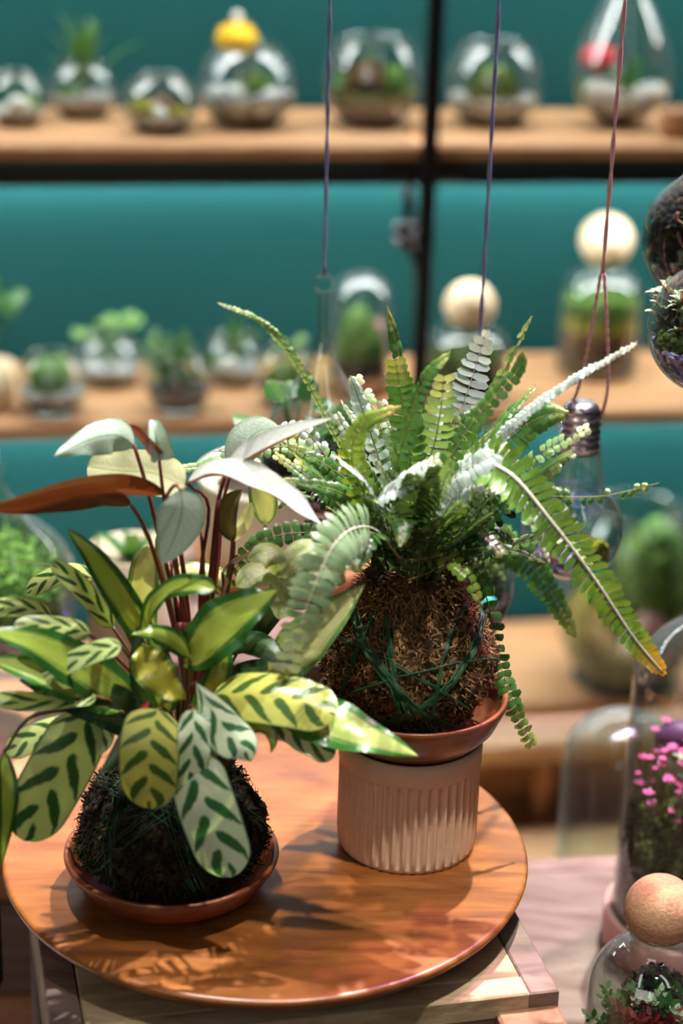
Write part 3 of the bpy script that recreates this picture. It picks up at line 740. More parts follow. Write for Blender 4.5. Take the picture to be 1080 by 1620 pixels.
# cloche on wooden base
b = shelf_pt(567, 618, Z2); k = mpp(b+V((0, 0, .06))); R = 47*k
t = thing('glass_cloche', 'slim glass cloche with a green moss hill on a wooden base, middle shelf', 'cloche', b)
MB().lathe([(0, 0), (R*1.10, 0), (R*1.12, .004), (R*1.12, .020), (R*1.08, .024), (0, .024)], 48, b).build('wooden_base', M['stand'], t)
bb = b+V((0, 0, .0245)); pr = p_dome(R, 166*k); glass(t, pr, bb, lipped=False)
layer(t, pr, bb, .001, .022, 'soil', 'soil'); mound(t, bb+V((0, 0, .026)), R*.82, 62*k, 'moss', seed=61, tuft=90); mound(t, bb+V((-.004, -.004, .05)), R*.55, 56*k, 'leaf_l', seed=62, tuft=60)
MB().ball(bb+V((R*.55, .005, 60*k)), R*.3, 12, 10, (1, 1, 2.2)).build('pink_stone', M['pink_cer'], t)
# bottles with ball stoppers
def ball_bottle(label, u, v, rpx, hpx, ballpx, z, neckf, fills, group, base=None, ballmat='pale_ball', gm='glass', ballz=None):
    b = base if base is not None else shelf_pt(u, v, z)
    k = mpp(b+V((0, 0, hpx*.5*mpp(b)))); R = rpx*k; H = hpx*k
    t = thing('stoppered_bottle', label, 'terrarium', b, group); pr = p_bottle(R, H, R*neckf); glass(t, pr, b, gm)
    r = ballpx*k; zb = H + math.sqrt(max(1e-8, r*r-(R*neckf)**2))*.98
    s2 = MB().ball(b+V((0, 0, zb)), r, 32, 20).build('ball_stopper', M[ballmat], t)
    return t, b, R, H, pr
t, b, R, H, pr = ball_bottle('short moss-filled bottle with a pale wooden ball stopper, beside the black post', 735, 628, 64, 126, 40, Z2, .5, None, G2)
layer(t, pr, b, .004, H*.30, 'soil', 'soil'); layer(t, pr, b, H*.30, H*.55, 'moss_d', 'moss', .004, .006); mound(t, b+V((0, 0, H*.55)), R*.7, H*.2, 'moss', seed=71, tuft=60)
t, b, R, H, pr = ball_bottle('tall moss-filled bottle with a pale wooden ball stopper, right end of middle shelf', 942, 590, 64, 186, 42, Z2, .46, None, G2)
layer(t, pr, b, .004, H*.28, 'soil', 'soil'); layer(t, pr, b, H*.28, H*.40, 'brown_soil', 'soil', .003); layer(t, pr, b, H*.40, H*.52, 'moss_y', 'moss', .004); layer(t, pr, b, H*.52, H*.66, 'moss', 'moss', .006, .012)

# ---- lowest shelf: big jars
b = shelf_pt(985, 1080, Z3); k = mpp(b+V((0, 0, .1))); R = 116*k; H = 300*k
t = terr('big glass jar of ferny moss with an added white reflection streak on the lowest shelf', b, G2, 'glass_jar'); pr = p_globe(R, H, .60, .7); glass(t, pr, b, 'glass')
layer(t, pr, b, .004, H*.12, 'soil', 'soil'); layer(t, pr, b, H*.12, H*.30, 'moss_d', 'moss', .006)
mound(t, b+V((-R*.45, -R*.2, H*.36)), R*.42, H*.26, 'moss_y', seed=81, tuft=80); mound(t, b+V((R*.25, .0, H*.55)), R*.55, H*.34, 'moss', seed=82, tuft=120); mound(t, b+V((R*.3, 0, H*.78)), R*.34, H*.16, 'leaf_l', seed=83, tuft=80)
mound(t, b+V((R*.2, -R*.45, H*.40)), R*.24, H*.12, 'pink_cer', 'stone', seed=84); MB().ball(b+V((-R*.02, -R*.72, H*.32)), R*.17, 12, 10, (1, .6, 2.3)).build('reflection_streak', M['white_stone'], t)  # upright white blob added as a reflection streak of the glass

# ---- bell jar behind the pale crate (empty)
b = at_y(972, 1330, 1.70); b.z = .455; k = mpp(b+V((0, 0, .15))); R = 92*k
t = thing('glass_cloche', 'empty clear bell jar standing behind the pale crate', 'cloche', b)
Hd = (at_y(972, 1127, 1.70).z - b.z)
MB().lathe([(0, 0), (R*1.06, 0), (R*1.06, .010), (0, .010)], 48, b).build('wooden_base', M['pale_crate'], t)
glass(t, p_dome(R, Hd-.011), b+V((0, 0, .0105)), 'glass_g', False, 72)

# ---- tall cloche with pink flowers on the pale crate
TC = at_y(1092, 1455, 1.39); TC.z = .65; k = mpp(TC+V((0, 0, .12))); R = 128*k
t = thing('glass_cloche', 'tall glass cloche with pink flowers over dark moss at the right edge', 'cloche', TC)
MB().lathe([(0, 0), (R*1.07, 0), (R*1.10, .004), (R*1.10, .034), (R*1.075, .037), (R*1.03, .0372), (R*1.03, .030), (0, .030)], 72, TC).build('ceramic_base', M['pink_cer'], t)
gb = TC+V((0, 0, .0305)); Hd = at_y(1092, 1000, 1.36).z-gb.z; pr = p_dome(R, Hd); glass(t, pr, gb, 'glass', False, 90)
layer(t, pr, gb, .002, .042, 'soil', 'soil', .003); layer(t, pr, gb, .042, .060, 'moss_black', 'moss', .004, .01)
mound(t, gb+V((0, 0, .065)), R*.86, .055, 'moss_d', 'moss_mound', seed=91, tuft=320)
for k2 in range(100):
    rr = random.Random(100+k2); a = rr.uniform(PI*.75, PI*1.95); d = R*rr.uniform(.25, .85)
    base = gb+V((d*math.cos(a), d*math.sin(a), .095)); top = base+V((rr.uniform(-.008, .008), rr.uniform(-.008, .004), rr.uniform(.008, .075)))
    fx = top-gb
    hr = math.hypot(fx.x, fx.y)
    if hr > R*.84: top.x = gb.x+fx.x*R*.84/hr; top.y = gb.y+fx.y*R*.84/hr
    fo = flower(t, top, rr.uniform(.0026, .0052), 'pink_fl', 5, k2, 'pink_flower')
    MB().tube([base, base.lerp(top, .5)+V((.001, 0, 0)), top], .0006, 4).build('flower_stalk', M['stem_grn'], fo)
sprig(t, gb+V((R*.05, -R*.60, .130)), .052, 11, 'leaf_w', 'blade', .5, 1.3, 44, 'white_green_leaves', .3)
sprig(t, gb+V((-R*.15, -R*.5, .150)), .050, 11, 'leaf_w', 'blade', .5, 1.3, 45, 'white_green_leaves', .3)
MB().ball(gb+V((-R*.25, R*.45, .150)), .020, 16, 12, (1.2, .8, .9)).build('purple_bloom', mat_plain('purple_bloom', (.13, .045, .13), .5), t)

# ---- bottle with cork ball, bottom right
cb = at_y(1045, 1440, 1.166); k = mpp(cb); rb = 58*k
bb = V((cb.x, cb.y, .65)); Hb = cb.z-.65-rb*.62; R = 104*k; nk = rb*.74
t = thing('stoppered_bottle', 'planted glass bottle with a big cork ball stopper in the bottom right corner', 'terrarium', bb)
pr = p_bottle(R, Hb, nk); glass(t, pr, bb, 'glass', True, 90)
MB().ball(cb, rb, 48, 32).build('cork_ball', M['cork'], t)
layer(t, pr, bb, .004, .03, 'soil', 'soil'); layer(t, pr, bb, .03, .048, 'moss_d', 'moss', .004, .006)
mound(t, bb+V((-R*.45, -R*.35, .07)), R*.42, .036, 'moss_d', seed=95, tuft=160); mound(t, bb+V((R*.1, R*.2, .08)), R*.6, .04, 'moss_black', seed=96, tuft=120)
for sx, sy, z0, L, mt, sd in ((-.55, -.4, .09, .045, 'leaf_g', 1), (-.35, -.55, .095, .035, 'leaf_r', 2), (.0, -.6, .08, .05, 'leaf_r', 3), (.35, -.6, .085, .045, 'leaf_w', 4), (.2, -.3, .09, .05, 'leaf_g', 5), (-.1, -.5, .10, .035, 'leaf_w', 6), (.05, -.72, .06, .035, 'leaf_r', 9)):
    sprig(t, bb+V((R*sx, R*sy, z0)), L*.8, 9, mt, 'sprig', .25, .9, sd, 'small_plant', .4)

# ---- pots behind the left plant
p = at_z(448, 905, .80); k = mpp(p)
t = thing('cream_planter', 'round cream ceramic planter on a wooden saucer behind the striped plant', 'planter', p)
MB().lathe([(0, 0), (128*k, 0), (140*k, .006), (146*k, .030), (142*k, .031), (134*k, .012), (0, .009)], 72, p).build('wooden_saucer', M['stand'], t)
MB().lathe([(0, .0125), (112*k, .0125), (124*k, .018), (135*k, .107), (136*k, .112), (133*k, .113), (129*k, .108), (122*k, .094), (0, .092)], 72, p).build('pot_body', M['cream'], t)
mound(t, p+V((0, 0, .092)), 112*k, .012, 'soil', 'soil', seed=3)
sprig(t, p+V((-.012, 0, .097)), .055, 12, 'leaf_l', 'round', .38, 1.1, 31, 'foliage', .35)
p = at_z(214, 1112, .72); k = mpp(p)
t = thing('beige_planter', 'plain beige cylinder planter with dark green foliage behind the striped plant', 'planter', p)
MB().lathe([(0, 0), (64*k, 0), (69*k, .004), (72*k, .165), (68*k, .166), (64*k, .15), (0, .148)], 64, p).build('pot_body', M['beige'], t)
sprig(t, p+V((0, 0, .148)), .05, 10, 'leaf_g', 'blade', .45, 1.3, 35, 'foliage', .25)

# ---- hanging terrariums
def hang_cord(t, pts, mat, r=.0011, name='cord'):
    m = MB(); pts = [V(p) for p in pts]; L = (pts[-1]-pts[0]).length; n = 90
    sp = spline(pts, n)
    for s in (0, PI):                                   # two twisted strands
        q = []
        for i, p in enumerate(sp):
            a = s+i*.9; q.append(p+V((math.cos(a)*r*.75, math.sin(a)*r*.75, 0)))
        m.tube(q, r*.8, 5)
    return m.build(name, M[mat], t)
def tear(label, u, vtop, vbot, rpx, Y, topx, mat, gm='glass', belly=None, cordr=.0011):
    top = at_y(u, vtop, Y); k = mpp(top); bot = at_y(u, vbot, Y); H = top.z-bot.z; R = rpx*k
    b = V((top.x, Y, bot.z))
    t = thing('hanging_terrarium', label, 'terrarium', b, G3)
    pr = []
    for q in range(41):                                 # round belly, concave shoulder drawn out to a thin neck
        s = q/40; z = H*s
        zb = (belly or .30)
        if s < zb: r = R*math.sqrt(max(0, 1-((zb-s)/zb)**2))
        else:
            x = (s-zb)/(1-zb); r = R*(.085+.915*(math.cos(PI*min(1, x*1.25))*.5+.5)*(1-.12*x))
        pr.append((max(r, 0), z))
    pr[0] = (0.0, 0)
    MB().lathe(pr, 72, b).build('glass_body', M[gm], t)
    ring = [top+V((.0075*math.cos(a), 0, .0065+.0075*math.sin(a))) for a in [2*PI*i/20 for i in range(21)]]
    MB().tube(ring, .0016, 8).build('glass_loop', M['glass_g'], t)
    if mat:
        e = V((topx[0], rail_y(topx[0]), 2.035)) if topx else None
        hang_cord(t, [top+V((0, 0, .013)), top.lerp(e, .5)+V((0, 0, .006)), e], mat, cordr)
    return t, b, R, H, pr
yb = rail_y(0.0)
t, b, R, H, pr = tear('clear teardrop on a blue cord, dark soil at its bottom, behind the fern', 512, 462, 812, 100, 1.485, (at_y(515, 0, 1.49).x,), 'cord_b', belly=.28)
layer(t, pr, b, H*.04, H*.20, 'gravel_p', 'gravel'); layer(t, pr, b, H*.20, H*.30, 'soil', 'soil', .003, .006)
sprig(t, b+V((-R*.45, -.01, H*.3)), .05, 10, 'leaf_g', 'round', .45, 1.0, 52, 'small_plant', .5); mound(t, b+V((-R*.3, -R*.2, H*.3)), R*.4, .014, 'moss_y', seed=7, tuft=50); sprig(t, b+V((R*.3, -.01, H*.3)), .04, 9, 'leaf_g', 'sprig', .3, 1.0, 53, 'small_plant', .5)
t, b, R, H, pr = tear('glass teardrop on a blue cord with pink and teal pebbles, behind the fern ball', 752, 655, 1030, 78, 1.43, (at_y(786, 0, 1.44).x,), 'cord_b', belly=.32)
layer(t, pr, b, H*.04, H*.16, 'gravel_p', 'gravel'); layer(t, pr, b, H*.16, H*.24, 'soil', 'soil', .003); stones(t, b+V((R*.1, -R*.55, H*.24)), R*.25, 4, .006, 'pink_stone', 'pink_pebble', 3); stones(t, b+V((R*.25, -R*.5, H*.25)), R*.25, 4, .0062, 'teal_stone', 'teal_pebble', 5)
mound(t, b+V((R*.4, 0, H*.3)), R*.4, .03, 'moss', seed=11, tuft=70); sprig(t, b+V((-R*.3, 0, H*.26)), .045, 9, 'leaf_w', 'blade', .4, 1.0, 55, 'small_plant', .4)
# light-bulb terrarium
Y = 1.40; top = at_y(929, 634, Y); k = mpp(top); b = at_y(916, 912, Y); b.x = top.x-.004
t = thing('bulb_terrarium', 'clear light-bulb terrarium with metal screw cap hanging on a pink cord', 'terrarium', b, G3)
H = top.z-b.z; Rb = 82*k; zc = Rb
pr = [(0, 0)]
for q in range(1, 23):
    a = -PI/2+q/22*PI*.78; pr.append((Rb*math.cos(a), zc+Rb*math.sin(a)))
r1, z1 = pr[-1]; zn = H-76*k
for q in range(1, 12):
    x = q/11; pr.append((r1+(36*k-r1)*(1-(1-x)**1.7), z1+(zn-z1)*x))
MB().lathe(pr, 72, b).build('glass_body', M['glass'], t)
cpf = [(33*k, zn-.004)]
for q in range(49):
    z = zn+(H-.006-zn)*q/48*.93; cpf.append((32.5*k*(1-.06*q/48)+.0011*math.sin(q/48*2*PI*5), z))
cpf += [(27*k, H-.004), (20*k, H-.001), (9*k, H), (0, H)]
MB().lathe(cpf, 56, b).build('screw_cap', M['cap'], t)
layer(t, pr, b, .003, Rb*.42, 'gravel_p', 'gravel'); mound(t, b+V((Rb*.38, -Rb*.3, Rb*.62)), Rb*.36, Rb*.34, 'moss_y', seed=15, tuft=80)
stones(t, b+V((Rb*.45, -Rb*.62, Rb*.36)), .003, 3, .006, 'teal_stone', 'teal_pebble', 2); sprig(t, b+V((-Rb*.35, -Rb*.1, Rb*.42)), .045, 12, 'leaf_w', 'sprig', .22, .9, 57, 'small_plant', .5)
knot = at_y(953, 432, 1.39); e = V((at_y(1003, 0, 1.37).x, 0, 2.035)); e.y = rail_y(e.x)
for sx, uv in ((-1, (918, 640)), (1, (962, 650))):
    hang_cord(t, [b+V((sx*30*k, 0, H-.016)), b.lerp(knot, .5)*0+at_y((uv[0]*.98+953*.02), 600, Y), knot+V((sx*.0012, 0, 0))], 'cord_p', .0010)
hang_cord(t, [knot, knot.lerp(e, .5)+V((-.002, 0, 0)), e], 'cord_p', .0012)
# right edge teardrops
def globe_hang(label, u, v, rpx, Y, open_=False):
    c = at_y(u, v, Y); k = mpp(c); R = rpx*k; b = V((c.x, c.y, c.z-R))
    t = thing('hanging_terrarium', label, 'terrarium', b, G3)
    pr = []
    for q in range(25):
        a = -PI/2+PI*.80*q/24; pr.append((R*math.cos(a) if q else 0, R+R*math.sin(a)))
    r1, z1 = pr[-1]
    for q in range(1, 11):
        x = q/10; pr.append((r1+(.004-r1)*(1-(1-x)**1.6), z1+R*.75*x))
    MB().lathe(pr, 80, b).build('glass_body', M['glass_g'], t)
    tp = b+V((0, 0, pr[-1][1]))
    MB().tube([tp+V((.006*math.cos(a), 0, .006+.006*math.sin(a))) for a in [2*PI*i/20 for i in range(21)]], .0016, 8).build('glass_loop', M['glass_g'], t)
    e = V((tp.x, rail_y(tp.x), 2.035)); hang_cord(t, [tp+V((0, 0, .012)), tp.lerp(e, .5), e], 'cord_p')
    return t, b, R, pr
t, b, R, pr = globe_hang('upper hanging globe at the right edge, full of dark soil and red rootlets', 1124, 378, 108, 1.42)
layer(t, pr, b, .004, R*.7, 'soil', 'soil', .003); mound(t, b+V((0, 0, R*1.02)), R*.94, R*.90, 'moss_black', seed=17, tuft=0, bump=.22)
for q in range(9):
    rr = random.Random(q+5); a0 = rr.uniform(PI, 2*PI); z0 = rr.uniform(.6, 1.5)*R
    m = MB(); pts = []
    for i in range(7):
        a = a0+i*.12*rr.uniform(.5, 1.5); z = z0-i*R*.06+rr.uniform(-.003, .003); rr0 = interp(pr, z)*.93; pts.append(b+V((rr0*math.cos(a), rr0*math.sin(a), z)))
    m.tube(spline(pts, 20), .0016, 6).build('red_rootlet', M['rootlet'], t)
sprig(t, b+V((0, -R*.3, R*1.45)), .04, 10, 'leaf_g', 'sprig', .3, 1.0, 61, 'small_plant', .5); stones(t, b+V((R*.1, -R*.5, R*1.45)), .004, 2, .009, 'pink_stone', 'pink_pebble', 8)
t, b, R, pr = globe_hang('lower hanging globe at the right edge with white-green leaves over purple gravel', 1130, 520, 106, 1.335)
layer(t, pr, b, .004, R*.75, 'gravel_p', 'gravel', .003); mound(t, b+V((-R*.52, -R*.1, R*.82)), R*.38, R*.36, 'moss_d', seed=18, tuft=120); mound(t, b+V((R*.2, .0, R*.8)), R*.5, R*.4, 'moss_black', seed=19, tuft=100)
rl_ = random.Random(77)
for s_ in range(14):
    a = rl_.uniform(PI*.85, PI*1.6); zz = rl_.uniform(.95, 1.5); q = .80*math.sqrt(max(.1, 1-(zz-1)**2))
    sprig(t, b+V((R*q*math.cos(a), R*q*math.sin(a), R*zz)), .017, 8, 'leaf_w', 'blade', .62, 1.4, 70+s_, 'white_green_leaves', .15)
mound(t, b+V((-R*.1, .0, R*1.05)), R*.7, R*.45, 'moss_black', seed=29, tuft=60)
stones(t, b+V((-R*.08, -R*.72, R*.80)), .004, 3, .010, 'pink_stone', 'pink_pebble', 12)
# left edge globe
t, b, R, pr = globe_hang('hanging globe of fluffy green moss at the left edge', 2, 930, 122, 1.62)
layer(t, pr, b, .004, R*.55, 'gravel_p', 'gravel', .003); mound(t, b+V((0, 0, R*1.0)), R*.88, R*.74, 'moss', seed=20, tuft=420, bump=.1); stones(t, b+V((R*.55, -R*.58, R*.62)), .010, 5, .011, 'pink_stone', 'pink_pebble', 14)
t = thing('glass_jar', 'dark slender jar barely inside the left frame edge', 'jar', at_z(-42, 1560, .70))
p = at_z(-42, 1560, .70); k = mpp(p); MB().lathe([(0, 0), (42*k, 0), (47*k, .006), (47*k, .15), (30*k, .17), (0, .172)], 40, p).build('jar_body', M['soil'], t)

# ------------------------------------------------------------------ moss balls
def moss_ball(t, c, r, up, dn, mat, fmat, nf, seed, neck=None, flen=.011, name='moss_ball'):
    rnd = random.Random(seed)
    def surf(d):
        q = 1+.07*noise.noise(d*3+V((seed, 0, 0)))+.05*noise.noise(d*9+V((0, seed, 0)))+.028*noise.noise(d*22+V((0, 0, seed)))
        sz = up if d.z > 0 else dn
        return V((d.x*r*q, d.y*r*q, d.z*sz*(q if d.z > 0 else 1+.3*(q-1))))
    m = MB(); seg, rings = 120, 72
    m.ball((0, 0, 0), 1, seg, rings); m.v = [tuple(V(c)+surf(V(p).normalized())) for p in m.v]
    if neck:
        pr = []
        for k in range(9):
            x = k/8; pr.append((r*.86*(1-x)**1.5+neck[0]*(1-(1-x)**1.5), up*.50*(1-x)+neck[1]*x))
        pr += [(neck[0]*.8, neck[1]+.003), (0, neck[1]+.004)]
        q = MB().lathe(pr, 60, c)
        q.v = [tuple(V(p)+V((p[0]-c[0], p[1]-c[1], 0))*(.16*noise.noise(V(p)*60)+.10*noise.noise(V(p)*170))) for p in q.v]
        m.add(q.v, q.f, q.uv)
    o = m.build(name, mat, t)
    f = MB()
    for k in range(nf):
        a = rnd.random()*2*PI; z = rnd.uniform(-.75, .97); s = math.sqrt(1-z*z); d = V((s*math.cos(a), s*math.sin(a), z))
        if d.y > .55: continue
        p = V(c)+surf(d); L = flen*rnd.uniform(.4, 1.0)
        tg = d.cross(V((rnd.uniform(-1, 1), rnd.uniform(-1, 1), rnd.uniform(-1, 1)))).normalized()
        dr = (d*rnd.uniform(.10, .55)+tg).normalized()
        f.blade([p-d*.0015, p+dr*L*.5+d*L*.16, p+dr*L], L*.13+.0004, d, 5, lambda x: 1-.7*x, m=1)
    if neck:
        for k in range(nf//5):
            a = rnd.random()*2*PI; x = rnd.random(); rr = neck[0]*1.03+(1-x)*.012; z = neck[1]*(.62+.38*x)
            p = V(c)+V((rr*math.cos(a), rr*math.sin(a), z)); L = flen*rnd.uniform(.5, 1.2)
            dr = V((math.cos(a)*.4+rnd.uniform(-.5, .5), math.sin(a)*.4+rnd.uniform(-.5, .5), rnd.uniform(-.8, .6))).normalized()
            f.blade([p, p+dr*L*.5, p+dr*L], L*.12+.0004, V((math.cos(a), math.sin(a), .2)), 5, lambda x: 1-.7*x, m=1)
    ff = f.build('moss_fibres', fmat, o); ff['kind'] = 'stuff'
    return o, surf
def wrap(t, c, surf, planes, r, name='twine'):
    """windings of twine: for each (normal, offset spread, strands)"""
    m = MB(); rnd = random.Random(5)
    for (n, off, cnt, spread) in planes:
        n = V(n).normalized(); a = n.cross(V((.3, .2, .9))).normalized(); b = n.cross(a)
        for s in range(cnt):
            n2 = (n+V((rnd.uniform(-1, 1), rnd.uniform(-1, 1), rnd.uniform(-1, 1)))*spread).normalized()
            a2 = (a-n2*a.dot(n2)).normalized(); b2 = n2.cross(a2); o2 = off+rnd.uniform(-1, 1)*spread*1.2
            pts = []
            for k in range(73):
                th = 2*PI*k/72; d = (a2*math.cos(th)+b2*math.sin(th)+n2*o2).normalized()
                p = surf(d); pts.append(V(c)+p*1.03+d*.0010)
            m.tube(pts, r, 5, cap=False)
    return m.build(name, M['twine'], t)

LP = thing('moss_ball_plant', 'striped-leaf calathea moss ball with tall red stems in the left bowl', 'plant', LB)
lc = V((LB.x, LB.y, .8925))
ball_l, surf_l = moss_ball(LP, lc, .0635, .060, .0350, M['moss_black'], M['fib_d'], 2600, 3)
wrap(LP, lc, surf_l, [((1, .2, .3), .1, 4, .05), ((.5, .6, .6), .0, 4, .06), ((-.6, .5, .6), .05, 4, .06), ((.9, -.3, .1), -.2, 3, .05), ((-.2, .9, .5), -.25, 3, .05)], .00042)

FP = thing('moss_ball_plant', 'fern moss ball wrapped in green twine on the fluted pot', 'plant', RB)
rc = V((.0505, 1.215, 1.000))
ball_r, surf_r = moss_ball(FP, rc, .0615, .054, .0555, M['moss_brown'], M['fib_b'], 5200, 8, neck=(.031, .062), flen=.0075)
wrap(FP, rc, surf_r, [((.72, -.12, .62), .05, 15, .024), ((-.62, -.2, .70), .0, 15, .026), ((.98, .1, .12), -.25, 5, .02), ((.95, -.3, -.1), .62, 7, .02), ((-.9, .2, .25), .55, 6, .02), ((.5, .5, .75), -.3, 2, .03), ((-.3, .6, .8), -.35, 2, .03), ((.85, -.4, .35), .3, 3, .03)], .00085)

# ------------------------------------------------------------------ leaf placement helpers
P_EL = lambda t: math.sin(PI*min(1, max(0, t))**.85)**.72
P_OB = lambda t: math.sqrt(max(0, 1-max(0, (.2-t)/.2)**2))*math.sqrt(max(0, 1-max(0, (t-.78)/.22)**2.2))*(.88+.12*math.sin(PI*t))
P_LA = lambda t: math.sin(PI*min(1, t)**.72)**.85
P_HE = lambda t: (min(1, t/.10)**.5)*((1-t)**.62)*1.05 if t < 1 else 0
P_TI = lambda t: math.sin(PI*min(1, t**1.15))**.8
PR = {'e': P_EL, 'o': P_OB, 'l': P_LA, 'h': P_HE, 't': P_TI}
def px3(pts, Y0): return [at_y(p[0], p[1], Y0+(p[2] if len(p) > 2 else 0)) for p in pts]
Y0 = LB.y
def leaf(kind, pts, wpx, nh, prof='e', fold=0.0, curl=0.0, wav=.0, pet=None, pm='stem_brn', pr_=.0011, seed=0, m=8):
    P = px3(pts, Y0); wm = wpx*mpp(P[len(P)//2])
    lf = MB().blade(P, wm, nh, 36, PR[prof], fold, curl, m, wav, seed=seed).build('leaf', M[kind], LP)
    if pet is not None:
        q = [P[0]]+px3(pet, Y0)
        MB().tube(spline(q, 16), lambda x: pr_*(1+.5*x), 7).build('petiole', M[pm], lf)
    return lf
def v3(x, y, z): return V((x, y, z))
CR = (284, 1172, 0.0)     # crown of the plant on the ball
# --- tall thin-stemmed leaves
leaf('B', [(212, 704, .02), (180, 688, .015), (135, 698, .01), (84, 722, .0)], 62, v3(-.1, -.78, .55), 'l', -.2, .1, .03, pet=[(232, 770, .02), (252, 850, .015), (272, 930, .01), (300, 1040, 0), (296, 1150, 0)], pm='stem_red', pr_=.0013)
leaf('B', [(252, 728, .01), (248, 700, .01), (243, 676, .015), (240, 664, .02)], 62, v3(.35, -.9, .2), 'h', .85, 0, pet=[(258, 780, .01), (270, 860, .01), (288, 960, .0), (300, 1050, 0), (298, 1150, 0)], pm='stem_red', pr_=.0011)
leaf('Br', [(252, 727, .012), (236, 706, .006), (218, 684, .0), (206, 672, -.002)], 30, v3(.3, .9, .2), 'h', .2, 0)
leaf('Bc', [(292, 768, .04), (240, 748, .045), (190, 745, .05), (138, 738, .055)], 74, v3(.1, -.8, .6), 'o', .15, .1, .03, pet=[(250, 850, .03), (262, 920, .02), (290, 1050, .01), (296, 1150, .005)], pm='stem_grn', pr_=.0016)
leaf('Br', [(260, 782, .01), (200, 772, .0), (130, 778, -.01), (50, 793, -.02), (-25, 806, -.03)], 60, v3(.05, .75, .35), 'l', .3, .1, pet=[(275, 800, .01), (285, 870, .01), (297, 960, .005), (302, 1050, 0), (300, 1150, 0)], pm='stem_red', pr_=.0012)
leaf('Br', [(207, 799, .0), (160, 786, -.012), (100, 792, -.02), (30, 802, -.03), (-30, 806, -.04)], 54, v3(.0, .85, .3), 'l', .2, .15, pet=[(226, 830, 0), (245, 880, .0), (262, 940, 0), (285, 1040, 0), (292, 1150, 0)], pm='stem_red', pr_=.0013)
leaf('B', [(286, 776, -.03), (288, 805, -.034), (278, 845, -.036), (257, 892, -.038)], 76, v3(.05, -1, .25), 'e', .12, .0, pet=[(276, 768, -.02), (262, 800, -.005), (280, 900, 0), (304, 1040, 0), (302, 1150, 0)], pm='stem_red', pr_=.0011)
leaf('Bw', [(296, 766, .0), (345, 754, -.005), (410, 772, -.012), (465, 803, -.02), (512, 835, -.026)], 84, v3(.08, -.10, 1), 'l', .52, .0, .03, pet=[(330, 800, .01), (318, 900, .01), (316, 1000, .005), (312, 1150, 0)], pm='stem_red', pr_=.0011)
leaf('Bw', [(356, 752, .02), (400, 724, .018), (460, 692, .014), (526, 662, .01)], 76, v3(-.1, -.16, 1), 'l', .5, .0, pet=[(344, 800, .02), (334, 900, .015), (322, 1000, .01), (314, 1150, 0)], pm='stem_red', pr_=.0013)
leaf('B', [(366, 745, .05), (385, 705, .055), (410, 682, .06), (442, 676, .062)], 62, v3(.1, -.8, .6), 'e', .1, .1, pet=[(352, 800, .045), (344, 900, .03), (326, 1000, .01), (316, 1150, 0)], pm='stem_red')
leaf('Db', [(369, 856, .03), (360, 825, .03), (366, 795, .032), (382, 775, .034)], 40, v3(-.2, -.9, .3), 'e', .5, .0, pet=[(366, 890, .03), (357, 940, .02), (346, 1000, .01), (322, 1150, 0)], pm='stem_brn', pr_=.0018)
leaf('Bc', [(370, 856, .034), (384, 830, .034), (392, 810, .036), (398, 795, .038)], 24, v3(.3, -.9, .3), 'e', .3, .0)
leaf('Cp', [(420, 830, .06), (418, 800, .06), (410, 775, .06), (398, 748, .062)], 46, v3(.1, -.9, .3), 'e', .2, .0, pet=[(400, 900, .05), (370, 980, .03), (326, 1150, 0)], pm='stem_grn')
for (a, b, c_) in (((318, 838), (322, 930), (312, 1150)), ((346, 792), (340, 900), (318, 1150)), ((270, 888), (278, 960), (300, 1150)), ((287, 868), (296, 950), (306, 1150)), ((278, 872), (286, 950), (303, 1150))):
    MB().tube(spline([at_y(a[0], a[1], Y0+.012), at_y(b[0], b[1], Y0+.006), at_y(c_[0], c_[1], Y0)], 14), lambda x: .0010+.0006*x, 7).build('stem', M['stem_red'], LP)
for (x0, x1) in ((283, 300), (300, 306), (292, 303), (316, 311)):      # thick red sheaths at the foot of the stems
    MB().tube(spline([at_y(x0, 985, Y0-.004), at_y((x0+x1)/2, 1060, Y0-.004), at_y(x1, 1160, Y0)], 12), lambda x: .0016+.0018*math.sin(PI*min(1, .15+x*.8)), 9).build('stem_sheath', M['stem_red'], LP)
# --- variegated strap leaves
leaf('C', [(262, 1060, -.01), (215, 985, -.015), (178, 925, -.02), (140, 872, -.02), (106, 836, -.015)], 52, v3(.15, -.9, .4), 'l', .3, .0, .10, pet=[(280, 1110, -.01), CR], pm='stem_grn', seed=2)
leaf('C', [(292, 1052, -.035), (335, 1005, -.04), (385, 965, -.04), (440, 932, -.035)], 96, v3(-.25, -.75, .55), 'l', .15, .1, .05, pet=[(290, 1100, -.02), CR], pm='stem_grn', seed=4)
leaf('C', [(226, 1010, -.03), (240, 962, -.035), (268, 934, -.04), (305, 926, -.045), (340, 932, -.05)], 42, v3(-.3, -.55, .8), 'o', .3, .1, .05, pet=[(250, 1070, -.02), CR], pm='stem_grn', seed=5)
leaf('C', [(300, 1040, -.045), (275, 1012, -.05), (245, 1000, -.055), (206, 1004, -.06)], 42, v3(-.1, -.65, .75), 'l', -.3, .1, .05, pet=[(300, 1090, -.02), CR], pm='stem_grn', seed=6)
leaf('Cy', [(226, 1020, -.05), (236, 1050, -.055), (258, 1078, -.06), (292, 1107, -.06)], 66, v3(.1, -.85, .5), 'e', .25, .1, .14, pet=[(256, 1040, -.03), (282, 1110, -.01), CR], pm='stem_grn', seed=7)
leaf('Cp', [(236, 1030, .02), (224, 985, .022), (226, 925, .02), (234, 862, .02)], 52, v3(.1, -1, .1), 'o', .2, .0, .12, pet=[(262, 1110, .01), CR], pm='stem_grn', seed=8)
